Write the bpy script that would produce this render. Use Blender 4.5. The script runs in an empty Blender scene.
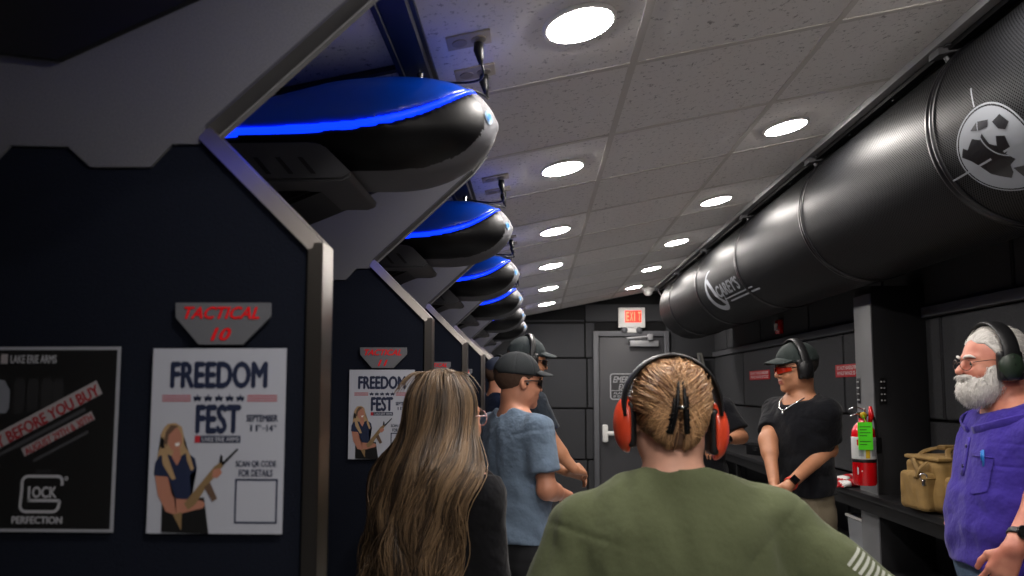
import bpy, bmesh, math, random
import numpy as np
from mathutils import Vector, Matrix
random.seed(7); RNG = np.random.default_rng(7)
PI = math.pi
S = bpy.context.scene
C = S.collection

# ------------------------------------------------------------------ camera
FPX = 740.0
cam_d = bpy.data.cameras.new('camera'); cam = bpy.data.objects.new('camera', cam_d); C.objects.link(cam)
cam_d.sensor_width = 36.0; cam_d.lens = FPX/1024*36; cam_d.shift_y = 40.5/1024
cam_d.clip_start = 0.05; cam_d.clip_end = 60
PITCH = math.radians(4.75); YAW = math.atan(24/FPX)
cam.rotation_euler = (PI/2+PITCH, 0, YAW); cam.location = (0, 0, 1.5)
cam_d.dof.use_dof = True; cam_d.dof.focus_distance = 3.0; cam_d.dof.aperture_fstop = 4.0
S.camera = cam
CR = np.array(cam.rotation_euler.to_matrix())
def P(px, py, Y):
    """point at forward distance Y that the photo shows at px, py (used to take measurements)"""
    r = CR @ np.array([(px-512)/FPX, -(py-328.5)/FPX, -1.0])
    t = Y/r[1]
    return np.array([r[0]*t, Y, 1.5+r[2]*t])

# ------------------------------------------------------------------ world, exposure
w = bpy.data.worlds.new('world'); S.world = w; w.use_nodes = True
w.node_tree.nodes['Background'].inputs[0].default_value = (0.02, 0.022, 0.026, 1)
w.node_tree.nodes['Background'].inputs[1].default_value = 0.3
S.view_settings.view_transform = 'Standard'; S.view_settings.look = 'None'
S.view_settings.gamma = 1; S.view_settings.use_curve_mapping = False
S.view_settings.exposure = 0.0
LAMP_POWER = 170.0

# ------------------------------------------------------------------ materials
def lin(h):
    h = h.lstrip('#'); r = []
    for i in (0, 2, 4):
        c = int(h[i:i+2], 16)/255
        r.append(c/12.92 if c <= .04045 else ((c+.055)/1.055)**2.4)
    return (*r, 1)
def mat(name, col, rough=.6, metal=0, bump=0, bscale=200, var=0, vscale=30, emit=None, estr=0, spec=.5, coat=0, sheen=0, trans=0, aniso=0, col2=None, stretch=None, dist=.002):
    m = bpy.data.materials.new(name); m.use_nodes = True
    nt = m.node_tree; b = nt.nodes['Principled BSDF']
    c = lin(col) if isinstance(col, str) else (*col[:3], 1)
    b.inputs['Base Color'].default_value = c
    b.inputs['Roughness'].default_value = rough; b.inputs['Metallic'].default_value = metal
    b.inputs['Specular IOR Level'].default_value = spec
    b.inputs['Coat Weight'].default_value = coat; b.inputs['Sheen Weight'].default_value = sheen
    b.inputs['Transmission Weight'].default_value = trans; b.inputs['Anisotropic'].default_value = aniso
    if emit:
        b.inputs['Emission Color'].default_value = lin(emit); b.inputs['Emission Strength'].default_value = estr
    def coords():
        tc = nt.nodes.new('ShaderNodeTexCoord'); mp = nt.nodes.new('ShaderNodeMapping')
        nt.links.new(tc.outputs['Object'], mp.inputs[0])
        if stretch: mp.inputs['Scale'].default_value = stretch
        return mp.outputs[0]
    if bump:
        n = nt.nodes.new('ShaderNodeTexNoise'); n.inputs['Scale'].default_value = bscale; n.inputs['Detail'].default_value = 3
        nt.links.new(coords(), n.inputs['Vector'])
        k = nt.nodes.new('ShaderNodeBump'); k.inputs['Strength'].default_value = bump; k.inputs['Distance'].default_value = dist
        nt.links.new(n.outputs[0], k.inputs['Height']); nt.links.new(k.outputs[0], b.inputs['Normal'])
    if var or col2:
        n = nt.nodes.new('ShaderNodeTexNoise'); n.inputs['Scale'].default_value = vscale; n.inputs['Detail'].default_value = 4
        nt.links.new(coords(), n.inputs['Vector'])
        r = nt.nodes.new('ShaderNodeValToRGB')
        r.color_ramp.elements[0].position = .35; r.color_ramp.elements[1].position = .65
        c2 = lin(col2) if col2 else tuple(x*(1-var) for x in c[:3])+(1,)
        r.color_ramp.elements[0].color = c2; r.color_ramp.elements[1].color = c
        nt.links.new(n.outputs[0], r.inputs[0]); nt.links.new(r.outputs[0], b.inputs['Base Color'])
    return m

# ------------------------------------------------------------------ objects
OFF = {}
def thing(name, label, cat, loc=(0, 0, 0), rotz=0, group=None):
    o = bpy.data.objects.new(name, None); C.objects.link(o); o.empty_display_size = .1
    o.location = loc; o.rotation_euler = (0, 0, rotz); o['label'] = label; o['category'] = cat
    if group: o['group'] = group
    OFF[o.name] = Matrix.Translation(loc) @ Matrix.Rotation(rotz, 4, 'Z')
    return o
def tag(o, label, cat, group=None):
    o['label'] = label; o['category'] = cat
    if group: o['group'] = group
    return o
class B:
    """collects geometry for ONE mesh object"""
    def __init__(s): s.v = []; s.f = []; s.m = []; s.n = 0; s.col = []
    def add(s, V, F, mi=0, col=None):
        V = np.asarray(V, float).reshape(-1, 3); n = s.n
        s.v.append(V); s.n += len(V)
        if isinstance(F, np.ndarray): s.f.extend((F+n).tolist())
        else: s.f.extend([[i+n for i in f] for f in F])
        s.m.extend([mi]*len(F) if np.isscalar(mi) else list(mi))
        if col is not None: s.col.append(np.tile(np.asarray(col, float), (len(V), 1)) if np.ndim(col) == 1 else col)
        return s
    def box(s, lo, hi, mi=0, bev=0):
        x0, y0, z0 = lo; x1, y1, z1 = hi
        if bev <= 0:
            V = [(x, y, z) for x in (x0, x1) for y in (y0, y1) for z in (z0, z1)]
            return s.add(V, [[0, 1, 3, 2], [4, 6, 7, 5], [0, 4, 5, 1], [2, 3, 7, 6], [0, 2, 6, 4], [1, 5, 7, 3]], mi)
        bm = bmesh.new(); bmesh.ops.create_cube(bm, size=1)
        for v in bm.verts:
            v.co = Vector(((x0+x1)/2+v.co.x*(x1-x0), (y0+y1)/2+v.co.y*(y1-y0), (z0+z1)/2+v.co.z*(z1-z0)))
        bmesh.ops.bevel(bm, geom=bm.edges[:], offset=bev, segments=2, affect='EDGES', profile=.6)
        return s.bm(bm, mi)
    def bm(s, bm, mi=0, M=None):
        bm.verts.ensure_lookup_table(); bm.verts.index_update()
        V = [(M @ v.co if M else v.co)[:] for v in bm.verts]; F = [[v.index for v in f.verts] for f in bm.faces]
        bm.free(); return s.add(V, F, mi)
    def prism(s, pts, fn0, fn1, mi=0, bev=0):
        """polygon pts (2D, counter-clockwise seen from fn1 side) between two mappings"""
        n = len(pts); V = [fn0(*p) for p in pts]+[fn1(*p) for p in pts]
        F = [list(range(n))[::-1], list(range(n, 2*n))]+[[i, (i+1) % n, n+(i+1) % n, n+i] for i in range(n)]
        if bev:
            bm = bmesh.new(); vs = [bm.verts.new(v) for v in V]
            for f in F: bm.faces.new([vs[i] for i in f])
            bmesh.ops.recalc_face_normals(bm, faces=bm.faces[:])
            bmesh.ops.bevel(bm, geom=bm.edges[:], offset=bev, segments=2, affect='EDGES')
            return s.bm(bm, mi)
        return s.add(V, F, mi)
    def tube(s, pts, r, sides=8, mi=0, cap=True, ell=None, up=None, col=None):
        """round or elliptical tube along pts; r scalar or list; ell=(a,b) half sizes with axis `up`"""
        pts = np.asarray(pts, float); n = len(pts); rs = np.full(n, r, float) if np.isscalar(r) else np.asarray(r, float)
        T = np.gradient(pts, axis=0); T /= np.linalg.norm(T, axis=1)[:, None]+1e-12
        u = np.array(up, float) if up is not None else (np.array([0, 0, 1.]) if abs(T[0][2]) < .9 else np.array([1., 0, 0]))
        V = []
        a = np.linspace(0, 2*PI, sides, endpoint=False); ca, sa = np.cos(a), np.sin(a)
        for i in range(n):
            x = u-T[i]*np.dot(u, T[i]); x /= np.linalg.norm(x)+1e-12
            if up is None: u = x
            y = np.cross(T[i], x)
            ea, eb = ell if ell else (1, 1)
            V.append(pts[i]+rs[i]*(ea*ca[:, None]*x+eb*sa[:, None]*y))
        F = [[i*sides+j, i*sides+(j+1) % sides, (i+1)*sides+(j+1) % sides, (i+1)*sides+j] for i in range(n-1) for j in range(sides)]
        if cap: F += [list(range(sides))[::-1], [(n-1)*sides+j for j in range(sides)]]
        return s.add(np.concatenate(V), F, mi, col)
    def lathe(s, prof, c, axis='z', sides=32, mi=0, M=None):
        """prof: (radius, height) pairs"""
        V = []; a = np.linspace(0, 2*PI, sides, endpoint=False)
        for r, h in prof:
            for t in a:
                p = (r*math.cos(t), r*math.sin(t), h)
                if axis == 'y': p = (r*math.cos(t), h, -r*math.sin(t))
                if axis == 'x': p = (h, r*math.cos(t), r*math.sin(t))
                V.append(p)
        V = np.array(V)
        if M is not None: V = V @ np.array(M)[:3, :3].T+np.array(M)[:3, 3]
        V = V+np.array(c); n = len(prof)
        F = [[i*sides+j, i*sides+(j+1) % sides, (i+1)*sides+(j+1) % sides, (i+1)*sides+j] for i in range(n-1) for j in range(sides)]
        F += [list(range(sides))[::-1], [(n-1)*sides+j for j in range(sides)]]
        return s.add(V, F, mi)
    def text(s, txt, fn, x0, y0, w, h, mi=0, bold=.0, shear=0, sub=0):
        """flat lettering fitted in the box x0,y0,w,h of a 2D frame mapped by fn(x,y) -> xyz"""
        V, F = text_geo(txt, 0, shear, sub)
        V = V.copy()
        if bold:      # heavier strokes: overlapping copies a hair apart
            sh_ = [(-bold, 0), (bold, 0), (0, bold*.6), (0, -bold*.6), (0, 0)]; n0 = len(V)
            F = [[i+k*n0 for i in f] for k in range(5) for f in F]; V = np.concatenate([V+np.array([a, c, 0]) for a, c in sh_])
        V[:, 0] = x0+(V[:, 0]-V[:, 0].min())/np.ptp(V[:, 0])*w; V[:, 1] = y0+(V[:, 1]-V[:, 1].min())/np.ptp(V[:, 1])*h
        W = np.array([fn(a, b) for a, b in V[:, :2]], float)
        if bold:
            cx_, cy_ = x0+w/2, y0+h/2; o = np.array(fn(cx_, cy_), float); nn = np.cross(np.array(fn(cx_+1e-3, cy_))-o, np.array(fn(cx_, cy_+1e-3))-o); nn /= np.linalg.norm(nn)
            W += nn*(np.repeat(np.arange(5), n0)*.00012)[:, None]
        return s.add(W, F, mi)
    def build(s, name, mats, parent=None, smooth=True, auto=None, world=False, kind=None):
        me = bpy.data.meshes.new(name)
        V = np.concatenate(s.v) if s.v else np.zeros((0, 3))
        if parent is not None and world:
            M = np.array(OFF[parent.name].inverted()); V = V @ M[:3, :3].T+M[:3, 3]
        me.from_pydata(V.tolist(), [], s.f)
        mats = mats if isinstance(mats, (list, tuple)) else [mats]
        for m in mats: me.materials.append(m)
        if len(mats) > 1: me.polygons.foreach_set('material_index', s.m)
        if smooth:
            me.polygons.foreach_set('use_smooth', [True]*len(me.polygons))
            if auto is not None: me.set_sharp_from_angle(angle=math.radians(auto))
        if s.col:
            at = me.color_attributes.new('tint', 'FLOAT_COLOR', 'POINT')
            cc = np.concatenate(s.col); at.data.foreach_set('color', np.c_[cc, np.ones(len(cc))].ravel())
        me.validate(); me.update()
        o = bpy.data.objects.new(name, me); C.objects.link(o)
        if parent is not None:
            o.parent = parent; OFF[o.name] = OFF[parent.name]
        else: OFF[o.name] = Matrix()
        if kind: o['kind'] = kind
        return o
_tc = {}
def text_geo(txt, bold, shear, sub):
    k = (txt, bold, shear, sub)
    if k in _tc: return _tc[k]
    cu = bpy.data.curves.new('t', 'FONT'); cu.body = txt; cu.offset = bold; cu.shear = shear; cu.resolution_u = 3
    o = bpy.data.objects.new('t', cu); C.objects.link(o)
    dg = bpy.context.evaluated_depsgraph_get(); dg.update()
    me = bpy.data.meshes.new_from_object(o.evaluated_get(dg))
    if sub:
        bm = bmesh.new(); bm.from_mesh(me); bmesh.ops.triangulate(bm, faces=bm.faces[:])
        bmesh.ops.subdivide_edges(bm, edges=bm.edges[:], cuts=sub, use_grid_fill=True); bm.to_mesh(me); bm.free()
    V = np.array([v.co[:] for v in me.vertices]); F = [list(p.vertices) for p in me.polygons]
    bpy.data.objects.remove(o); bpy.data.curves.remove(cu); bpy.data.meshes.remove(me)
    _tc[k] = (V, F); return V, F
def struct(o, kind='structure'): o['kind'] = kind; return o
def copy_tree(o, parent=None):
    c = o.copy(); C.objects.link(c); c.parent = parent
    OFF[c.name] = OFF.get(o.name, Matrix())
    for ch in [x for x in list(C.objects) if x.parent == o]: copy_tree(ch, c)
    return c
def arc(c, r, a0, a1, n): return [(c[0]+r*math.cos(math.radians(a0+(a1-a0)*i/(n-1))), c[1]+r*math.sin(math.radians(a0+(a1-a0)*i/(n-1)))) for i in range(n)]

# ------------------------------------------------------------------ distance-field modelling
def L(v): return np.sqrt((v*v).sum(-1))
def smin(a, b, k):
    h = np.clip(.5+.5*(b-a)/k, 0, 1); return b*(1-h)+a*h-k*h*(1-h)
def smax(a, b, k): return -smin(-a, -b, k)
def cone(p, a, b, r1, r2):
    a = np.array(a, float); ba = np.array(b, float)-a; pa = p-a
    t = np.clip((pa @ ba)/(ba @ ba+1e-12), 0, 1)
    return L(pa-t[..., None]*ba)-(r1+(r2-r1)*t)
def ell(p, c, r):
    q = p-np.array(c, float); r = np.array(r, float)
    k0 = L(q/r); k1 = L(q/(r*r))+1e-9
    return k0*(k0-1)/k1
def rbox(p, c, hsz, r):
    q = np.abs(p-np.array(c, float))-(np.array(hsz, float)-r)
    return L(np.maximum(q, 0))+np.minimum(q.max(-1), 0)-r
def loft(p, tab, n=2.4, grow=0):
    """body of stacked ellipses: rows (z, half width, half depth, centre y [, centre x])"""
    tab = np.array([list(t)+[0]*(5-len(t)) for t in tab], float); z = p[..., 2]
    zz = np.linspace(tab[0, 0], tab[-1, 0], 60); K = np.exp(-.5*(np.arange(-6, 7)/2.6)**2); K /= K.sum()
    def g(i):
        v = np.interp(zz, tab[:, 0], tab[:, i]); v = np.convolve(np.pad(v, 6, mode='edge'), K, 'valid'); return np.interp(z, zz, v)
    a = g(1)+grow; b = g(2)+grow
    x = np.abs(p[..., 0]-g(4))/a; y = np.abs(p[..., 1]-g(3))/b
    rr = (x**n+y**n)**(1/n)
    d = (rr-1)*np.minimum(a, b)*.95
    e = np.maximum(tab[0, 0]-z, z-tab[-1, 0])-grow
    return smax(d, e, .03)
def near(p, c, r, fn, pad=.05):
    d = L(p-np.array(c, float))-r
    m = d < pad
    if m.any(): d = d.copy(); d[m] = fn(p[m])
    return d
def sdf_mesh(f, lo, hi, h, bs=8):
    lo = np.array(lo, float); n = np.ceil((np.array(hi)-lo)/h/bs).astype(int); N = n*bs
    gx, gy, gz = [lo[i]+(np.arange(n[i])+.5)*bs*h for i in range(3)]
    ctr = np.stack(np.meshgrid(gx, gy, gz, indexing='ij'), -1)
    d = f(ctr.reshape(-1, 3)).reshape(n)
    F = np.repeat(np.repeat(np.repeat(np.where(d > 0, 1., -1.), bs, 0), bs, 1), bs, 2)
    F = np.pad(F, ((0, 1), (0, 1), (0, 1)), mode='edge').astype(np.float32)
    act = np.argwhere(np.abs(d) < bs*h*1.25+.012)
    o = np.arange(bs+1); loc = np.stack(np.meshgrid(o, o, o, indexing='ij'), -1).reshape(-1, 3)
    for k in range(0, len(act), 400):
        a = act[k:k+400]; idx = (a[:, None, :]*bs+loc[None])
        val = f((lo+idx*h).reshape(-1, 3)).reshape(idx.shape[:2])
        F[idx[..., 0], idx[..., 1], idx[..., 2]] = val
    I = F < 0; sh = [I[i:N[0]+i, j:N[1]+j, l:N[2]+l] for i in (0, 1) for j in (0, 1) for l in (0, 1)]
    anyi = np.logical_or.reduce(sh); alli = np.logical_and.reduce(sh); cell = np.argwhere(anyi & ~alli)
    vid = np.full(N, -1, np.int32); vid[cell[:, 0], cell[:, 1], cell[:, 2]] = np.arange(len(cell))
    acc = np.zeros((len(cell), 3)); cnt = np.zeros(len(cell))
    cor = [(i, j, l) for i in (0, 1) for j in (0, 1) for l in (0, 1)]
    for ca in cor:
        for ax in range(3):
            if ca[ax]: continue
            cb = list(ca); cb[ax] = 1
            fa = F[cell[:, 0]+ca[0], cell[:, 1]+ca[1], cell[:, 2]+ca[2]]; fb = F[cell[:, 0]+cb[0], cell[:, 1]+cb[1], cell[:, 2]+cb[2]]
            m = (fa < 0) != (fb < 0)
            t = np.where(m, fa/(fa-fb+1e-20), 0); pt = np.tile(np.array(ca, float), (len(cell), 1)); pt[:, ax] = t
            acc += pt*m[:, None]; cnt += m
    V = lo+(cell+acc/cnt[:, None])*h
    Q = []
    for ax in range(3):
        b1, b2 = (ax+1) % 3, (ax+2) % 3
        s0 = [slice(0, N[i]+1) for i in range(3)]; s1 = list(s0); s0[ax] = slice(0, N[ax]); s1[ax] = slice(1, N[ax]+1)
        A = I[tuple(s0)]; D = I[tuple(s1)]; e = np.argwhere(A != D)
        ok = (e[:, b1] > 0) & (e[:, b2] > 0) & (e[:, b1] < N[b1]) & (e[:, b2] < N[b2]); e = e[ok]
        ins = A[e[:, 0], e[:, 1], e[:, 2]]
        def vi(d1, d2):
            q = e.copy(); q[:, b1] -= d1; q[:, b2] -= d2; return vid[q[:, 0], q[:, 1], q[:, 2]]
        q = np.stack([vi(1, 1), vi(0, 1), vi(0, 0), vi(1, 0)], 1); q[~ins] = q[~ins][:, ::-1]
        Q.append(q)
    Q = np.concatenate(Q); Q = Q[(Q >= 0).all(1)]
    return V, Q
def sdf_obj(name, f, lo, hi, h, mats, parent=None, M=None, mi=None):
    V, Q = sdf_mesh(f, lo, hi, h)
    b = B(); m = 0
    if mi is not None: m = mi(V[Q].mean(1)).astype(int).tolist()
    if M is not None: V = V @ M[:3, :3].T+M[:3, 3]
    b.add(V, Q, m); return b.build(name, mats, parent)
# ================================================================== materials of the place
M = {}
M['foam'] = mat('acoustic_panel', '#36373a', .9, bump=.5, bscale=260, var=.25, vscale=140)
M['foam_gap'] = mat('panel_gap', '#08080a', .95)
M['navy'] = mat('divider_fabric', '#0c1220', .85, bump=.4, bscale=400, var=.3, vscale=250, spec=.2)
M['greypanel'] = mat('speckled_grey', '#6c6c70', .7, bump=.4, bscale=500, var=.3, vscale=420)
M['edge'] = mat('dark_edge', '#3c3c3f', .6)
M['alu'] = mat('brushed_aluminium', '#9a948e', .28, 1, aniso=.4, bump=.1, bscale=60, stretch=(1, 1, .05))
M['steel'] = mat('brushed_steel', '#77797e', .42, .4, bump=.1, bscale=90, stretch=(.05, 1, 1))
M['black'] = mat('black_plastic', '#0b0b0d', .45)
M['gloss'] = mat('gloss_black', '#08080a', .45, spec=.22)
M['shell'] = mat('grey_shell', '#626266', .7, bump=.3, bscale=900, spec=.3)
M['vent'] = mat('vent_grey', '#3c3c3f', .5)
M['blue'] = mat('blue_cover', '#003fb0', .3, emit='#0038c0', estr=.035, coat=.2)
M['led'] = mat('blue_led', '#0030ff', .4, emit='#0630ff', estr=2.1)
M['white_led'] = mat('white_led', '#ffffff', .4, emit='#d8e6ff', estr=2.2)
M['tile'] = mat('ceiling_tile', '#dedbd8', .95, bump=.4, bscale=300, spec=.1)
M['tbar'] = mat('ceiling_bar', '#c4c0bb', .95, spec=.1)
M['lamp'] = mat('lamp_lens', '#ffffff', .5, emit='#fdf6f0', estr=LAMP_POWER)
M['lamp_rim'] = mat('lamp_rim', '#e8e6e2', .5)
M['duct'] = mat('duct_black', '#0b0b0e', .5, 0, spec=.25)
M['duct_seam'] = mat('duct_seam', '#141417', .3, .2)
M['logo'] = mat('logo_grey', '#84888e', .7)
M['floor'] = mat('concrete_floor', '#aeafb0', .8, bump=.2, bscale=200, var=.25, vscale=60)
M['wood_black'] = mat('black_counter', '#141416', .42, bump=.2, bscale=30, stretch=(1, .08, 1))
M['door'] = mat('door_paint', '#3a3a3d', .5)
M['frame'] = mat('frame_paint', '#55565a', .5)
M['white'] = mat('white_plastic', '#d9d8d4', .5)
M['paper'] = mat('poster_paper', '#a9acb6', .55)
M['pnavy'] = mat('print_navy', '#141f3c', .6)
M['pred'] = mat('print_red', '#a8202c', .6)
M['pink'] = mat('print_faded_red', '#a8626a', .6)
M['pblack'] = mat('print_black', '#0b0b0c', .5)
M['pgrey'] = mat('print_grey', '#9c9da2', .6)
M['pdim'] = mat('print_dim', '#38383c', .6)
M['skinp'] = mat('print_skin', '#a5705c', .6); M['skinp2'] = mat('print_skin_light', '#c08a74', .6)
M['hairp'] = mat('print_hair', '#a08460', .6); M['hairp2'] = mat('print_hair_dark', '#5a4536', .6); M['tan'] = mat('print_tan', '#7d6544', .6)
M['sred'] = mat('sign_red', '#e00c18', .45)
M['redsign'] = mat('red_sign', '#b5121f', .5)
M['cream'] = mat('cream_plate', '#a59c8d', .45)
M['ext_red'] = mat('extinguisher_red', '#d00a14', .25, coat=.5)
M['chrome'] = mat('chrome', '#c8c8c8', .2, 1)
M['neon'] = mat('neon_tag', '#55e820', .6)
M['label'] = mat('label_white', '#c9c9c9', .5); M['yellow'] = mat('label_yellow', '#d8b020', .5)
M['cordura'] = mat('tan_canvas', '#8a6d3c', .85, bump=.5, bscale=700, var=.15, vscale=20)
M['cordura2'] = mat('tan_webbing', '#705628', .8, bump=.5, bscale=300)

CZ = lambda x: 2.4055+.195*x           # sloping ceiling
def R2(x, z, Y0=1.13):
    """corrects a point measured with the simple similar-triangles rule for the tilt of the camera"""
    q = P(536+x*740/Y0, 390-740*(z-1.5)/Y0, Y0); return (float(q[0]), float(q[2]))
XL, XR, YN, YF = -1.75, 2.12, -1.6, 8.78

# floor, ceiling
b = B(); b.box((XL-.1, YN-.1, -.1), (XR+.1, YF+.1, 0)); struct(b.build('floor', M['floor'], smooth=False))
def slab(b, x0, x1, y0, y1, d0, d1, mi=0):
    b.prism([(x0, CZ(x0)), (x1, CZ(x1))][::1]+[(x1, CZ(x1)+1), (x0, CZ(x0)+1)], lambda x, z: (x, y0, z if z < CZ(x)+.5 else z-1), lambda x, z: (x, y1, z), mi)
def ceil_box(b, x0, x1, y0, y1, lo, hi, mi=0):
    pts = [(x0, CZ(x0)+lo), (x1, CZ(x1)+lo), (x1, CZ(x1)+hi), (x0, CZ(x0)+hi)]
    b.prism(pts, lambda x, z: (x, y0, z), lambda x, z: (x, y1, z), mi)
b = B(); ceil_box(b, XL-.1, XR+.1, YN-.1, YF+.1, .0, .1)
# speckled mineral-fibre tile
m = M['tile']; nt = m.node_tree; bs = nt.nodes['Principled BSDF']
tc = nt.nodes.new('ShaderNodeTexCoord'); vo = nt.nodes.new('ShaderNodeTexNoise'); vo.inputs['Scale'].default_value = 55; vo.inputs['Detail'].default_value = 6
vo.inputs['Roughness'].default_value = .75
rp = nt.nodes.new('ShaderNodeValToRGB'); rp.color_ramp.elements[0].position = .36; rp.color_ramp.elements[1].position = .43
rp.color_ramp.elements[0].color = lin('#959290'); rp.color_ramp.elements[1].color = lin('#dedbd8')
nt.links.new(tc.outputs['Object'], vo.inputs['Vector']); nt.links.new(vo.outputs[0], rp.inputs[0]); nt.links.new(rp.outputs[0], bs.inputs['Base Color'])
struct(b.build('ceiling', M['tile'], smooth=False))
b = B()
for k in range(-7, 12):
    y = 2.125+.61*k
    if YN < y < YF: ceil_box(b, XL, 1.36, y-.011, y+.011, -.003, .001)
for x in (-1.51, -.91, -.315, .288, .888):
    ceil_box(b, x-.011, x+.011, YN, YF, -.0033, .001)
struct(b.build('trim_1', M['tbar'], smooth=False))

# walls with acoustic panels
def panels(name, rects, mapf, holes=(), base=None, depth=.03):
    b = B()
    for (u0, u1, v0, v1) in rects:
        p = [(u0, v0), (u1, v0), (u1, v1), (u0, v1)]
        b.prism(p, lambda u, v: mapf(u, v, 0), lambda u, v: mapf(u, v, depth), 0, bev=.006)
    base(b); return struct(b.build(name, [M['foam'], M['foam_gap']], auto=40))
def clip_top(b): pass
# far wall: panel courses 0.59 m high, seams as in the photo
g = .009
Zs = [0, .69, 1.285, 1.875, 2.30, 2.93]
rc = []
for i in range(5):
    xs = [-1.75, -.7, .58, .70] if i % 2 else [-1.75, -1.0, -.05, .60, .70]
    if i == 3: xs = [-1.75, -.6, .58]
    if i == 4: xs = [-1.75, -.35, .58]
    xs2 = [1.53, 2.12] if i < 3 else ([.58, 1.53, 2.12] if i == 4 else [1.53, 2.12])
    if i == 3: xs = [-1.75, -.6, .58, .70]
    for q in (xs, xs2):
        for a, c in zip(q, q[1:]):
            if i == 3: rc.append((a+g, c-g, Zs[i]+g, 2.30-g)); continue
            if i == 4 and False: pass
            rc.append((a+g, c-g, Zs[i]+g, min(Zs[i+1], 2.36 if c < .7 and i == 4 else 2.9)-g))
rc = [(a, c, z0, min(z1, CZ(a)-.01)) for a, c, z0, z1 in rc if CZ(a)-.02 > z0]
panels('wall_far', rc, lambda u, v, d: (u, YF-d, v), base=lambda b: b.box((XL-.1, YF, 0), (XR+.1, YF+.1, 2.95), 1))
# right wall
rc = []
for i, (z0, z1) in enumerate([(0, .36), (.36, .95), (.95, 1.34), (1.34, 1.885), (1.94, 2.35), (2.35, 2.8)]):
    ys = np.arange(YN+(.6 if i % 2 else 0), YF+1.3, 1.22); ys = [YN]+[y for y in ys if YN+.2 < y < YF-.2]+[YF-.05]
    for a, c in zip(ys, ys[1:]): rc.append((a+g, c-g, z0+g, z1-g))
panels('wall_right', rc, lambda u, v, d: (XR-d, u, v), base=lambda b: b.box((XR, YN, 0), (XR+.1, YF, 2.95), 1))
b = B(); b.box((XR-.055, YN, 1.885), (XR-.002, YF-.04, 1.94), bev=.006); struct(b.build('trim_2', M['frame'], auto=40))
# left wall (behind the stalls) and near wall
rc = [(a, a+1.2-2*g, z, z+.59-2*g) for a in np.arange(YN, YF-1.2, 1.22) for z in (.02, .61, 1.2)]
panels('wall_left', rc, lambda u, v, d: (XL+d, u, v), base=lambda b: b.box((XL-.1, YN, 0), (XL, YF, 2.2), 1))
rc = [(a, a+1.2-2*g, z, z+.59-2*g) for a in (-1.7, -.4, .8) for z in (.02, .61, 1.2)]
panels('wall_near', rc, lambda u, v, d: (u, YN+d, v), base=lambda b: b.box((XL-.1, YN-.1, 0), (XR+.1, YN, 2.95), 1))

# ------------------------------------------------------------------ far door
DX0, DX1, DZ = .735, 1.50, 2.13
b = B(); y = YF-.03
for lo, hi in (((DX0-.06, y-.05, 0), (DX0, y+.03, DZ+.06)), ((DX1, y-.05, 0), (DX1+.06, y+.03, DZ+.06)), ((DX0, y-.05, DZ), (DX1, y+.03, DZ+.06))): b.box(lo, hi, 0, .004)
struct(b.build('trim_3', M['frame'], auto=40))
b = B(); b.box((DX0+.006, y-.02, .01), (DX1-.006, y+.028, DZ-.006), 0, .004)
door = struct(b.build('door_1', M['door'], auto=40))
b = B(); b.box((1.10, y-.085, 2.005), (1.43, y-.02, 2.075), 0, .008)
b.tube([(1.06, y-.10, 2.10), (1.32, y-.12, 2.12)], .011, 8); b.tube([(1.32, y-.12, 2.12), (1.35, y-.05, 2.05)], .011, 8); b.box((1.30, y-.13, 2.08), (1.36, y-.07, 2.15), 0, .006)
c = b.build('door_closer', mat('closer_grey', '#8b8c8e', .4, .3), door, auto=40)
b = B(); b.tube([(.79, y-.10, 1.0), (1.42, y-.10, 1.0)], .026, 10); b.box((.765, y-.125, .90), (.83, y-.02, 1.10), 0, .02); b.box((1.38, y-.125, .93), (1.45, y-.02, 1.07), 0, .02)
b.build('push_bar', M['white'], door, auto=40)
# emergency exit sign (stencilled plate on the door)
sx0, sz0, sw, sh = .865, 1.385, .515, .31
def rrect(x0, y0, w_, h_, r, n=5):
    return arc((x0+w_-r, y0+r), r, -90, 0, n)+arc((x0+w_-r, y0+h_-r), r, 0, 90, n)+arc((x0+r, y0+h_-r), r, 90, 180, n)+arc((x0+r, y0+r), r, 180, 270, n)
def plate(b, pts, fn, d, mi): b.prism(pts, lambda u, v: fn(u, v, 0), lambda u, v: fn(u, v, d), mi)
b = B(); fs = lambda u, v, d=0: (u, y-.0205-d, v)
plate(b, rrect(sx0, sz0, sw, sh, .035), fs, .004, 0)
plate(b, rrect(sx0+.014, sz0+.014, sw-.028, sh-.028, .026), fs, .005, 1)
t5 = lambda u, v: fs(u, v, .0058)
b.text('EMERGENCY', t5, sx0+.035, sz0+.20, sw-.07, .075, 0, .022, .3); b.text('EXIT ONLY', t5, sx0+.10, sz0+.118, sw-.20, .07, 0, .022, .3)
b.add([t5(sx0+.014, sz0+.105), t5(sx0+sw-.014, sz0+.105), t5(sx0+sw-.014, sz0+.112), t5(sx0+.014, sz0+.112)], [[0, 1, 2, 3]], 0)
b.text('ALARM WILL SOUND', t5, sx0+.04, sz0+.065, sw-.08, .026, 0, .02, 0); b.text('IF DOOR IS OPENED', t5, sx0+.04, sz0+.027, sw-.08, .026, 0, .02, 0)
b.build('emergency_exit_sign', [mat('door_sign_silver', '#9a9b9e', .5), mat('door_sign_dark', '#2c2c2f', .5)], door, smooth=False)

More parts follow.
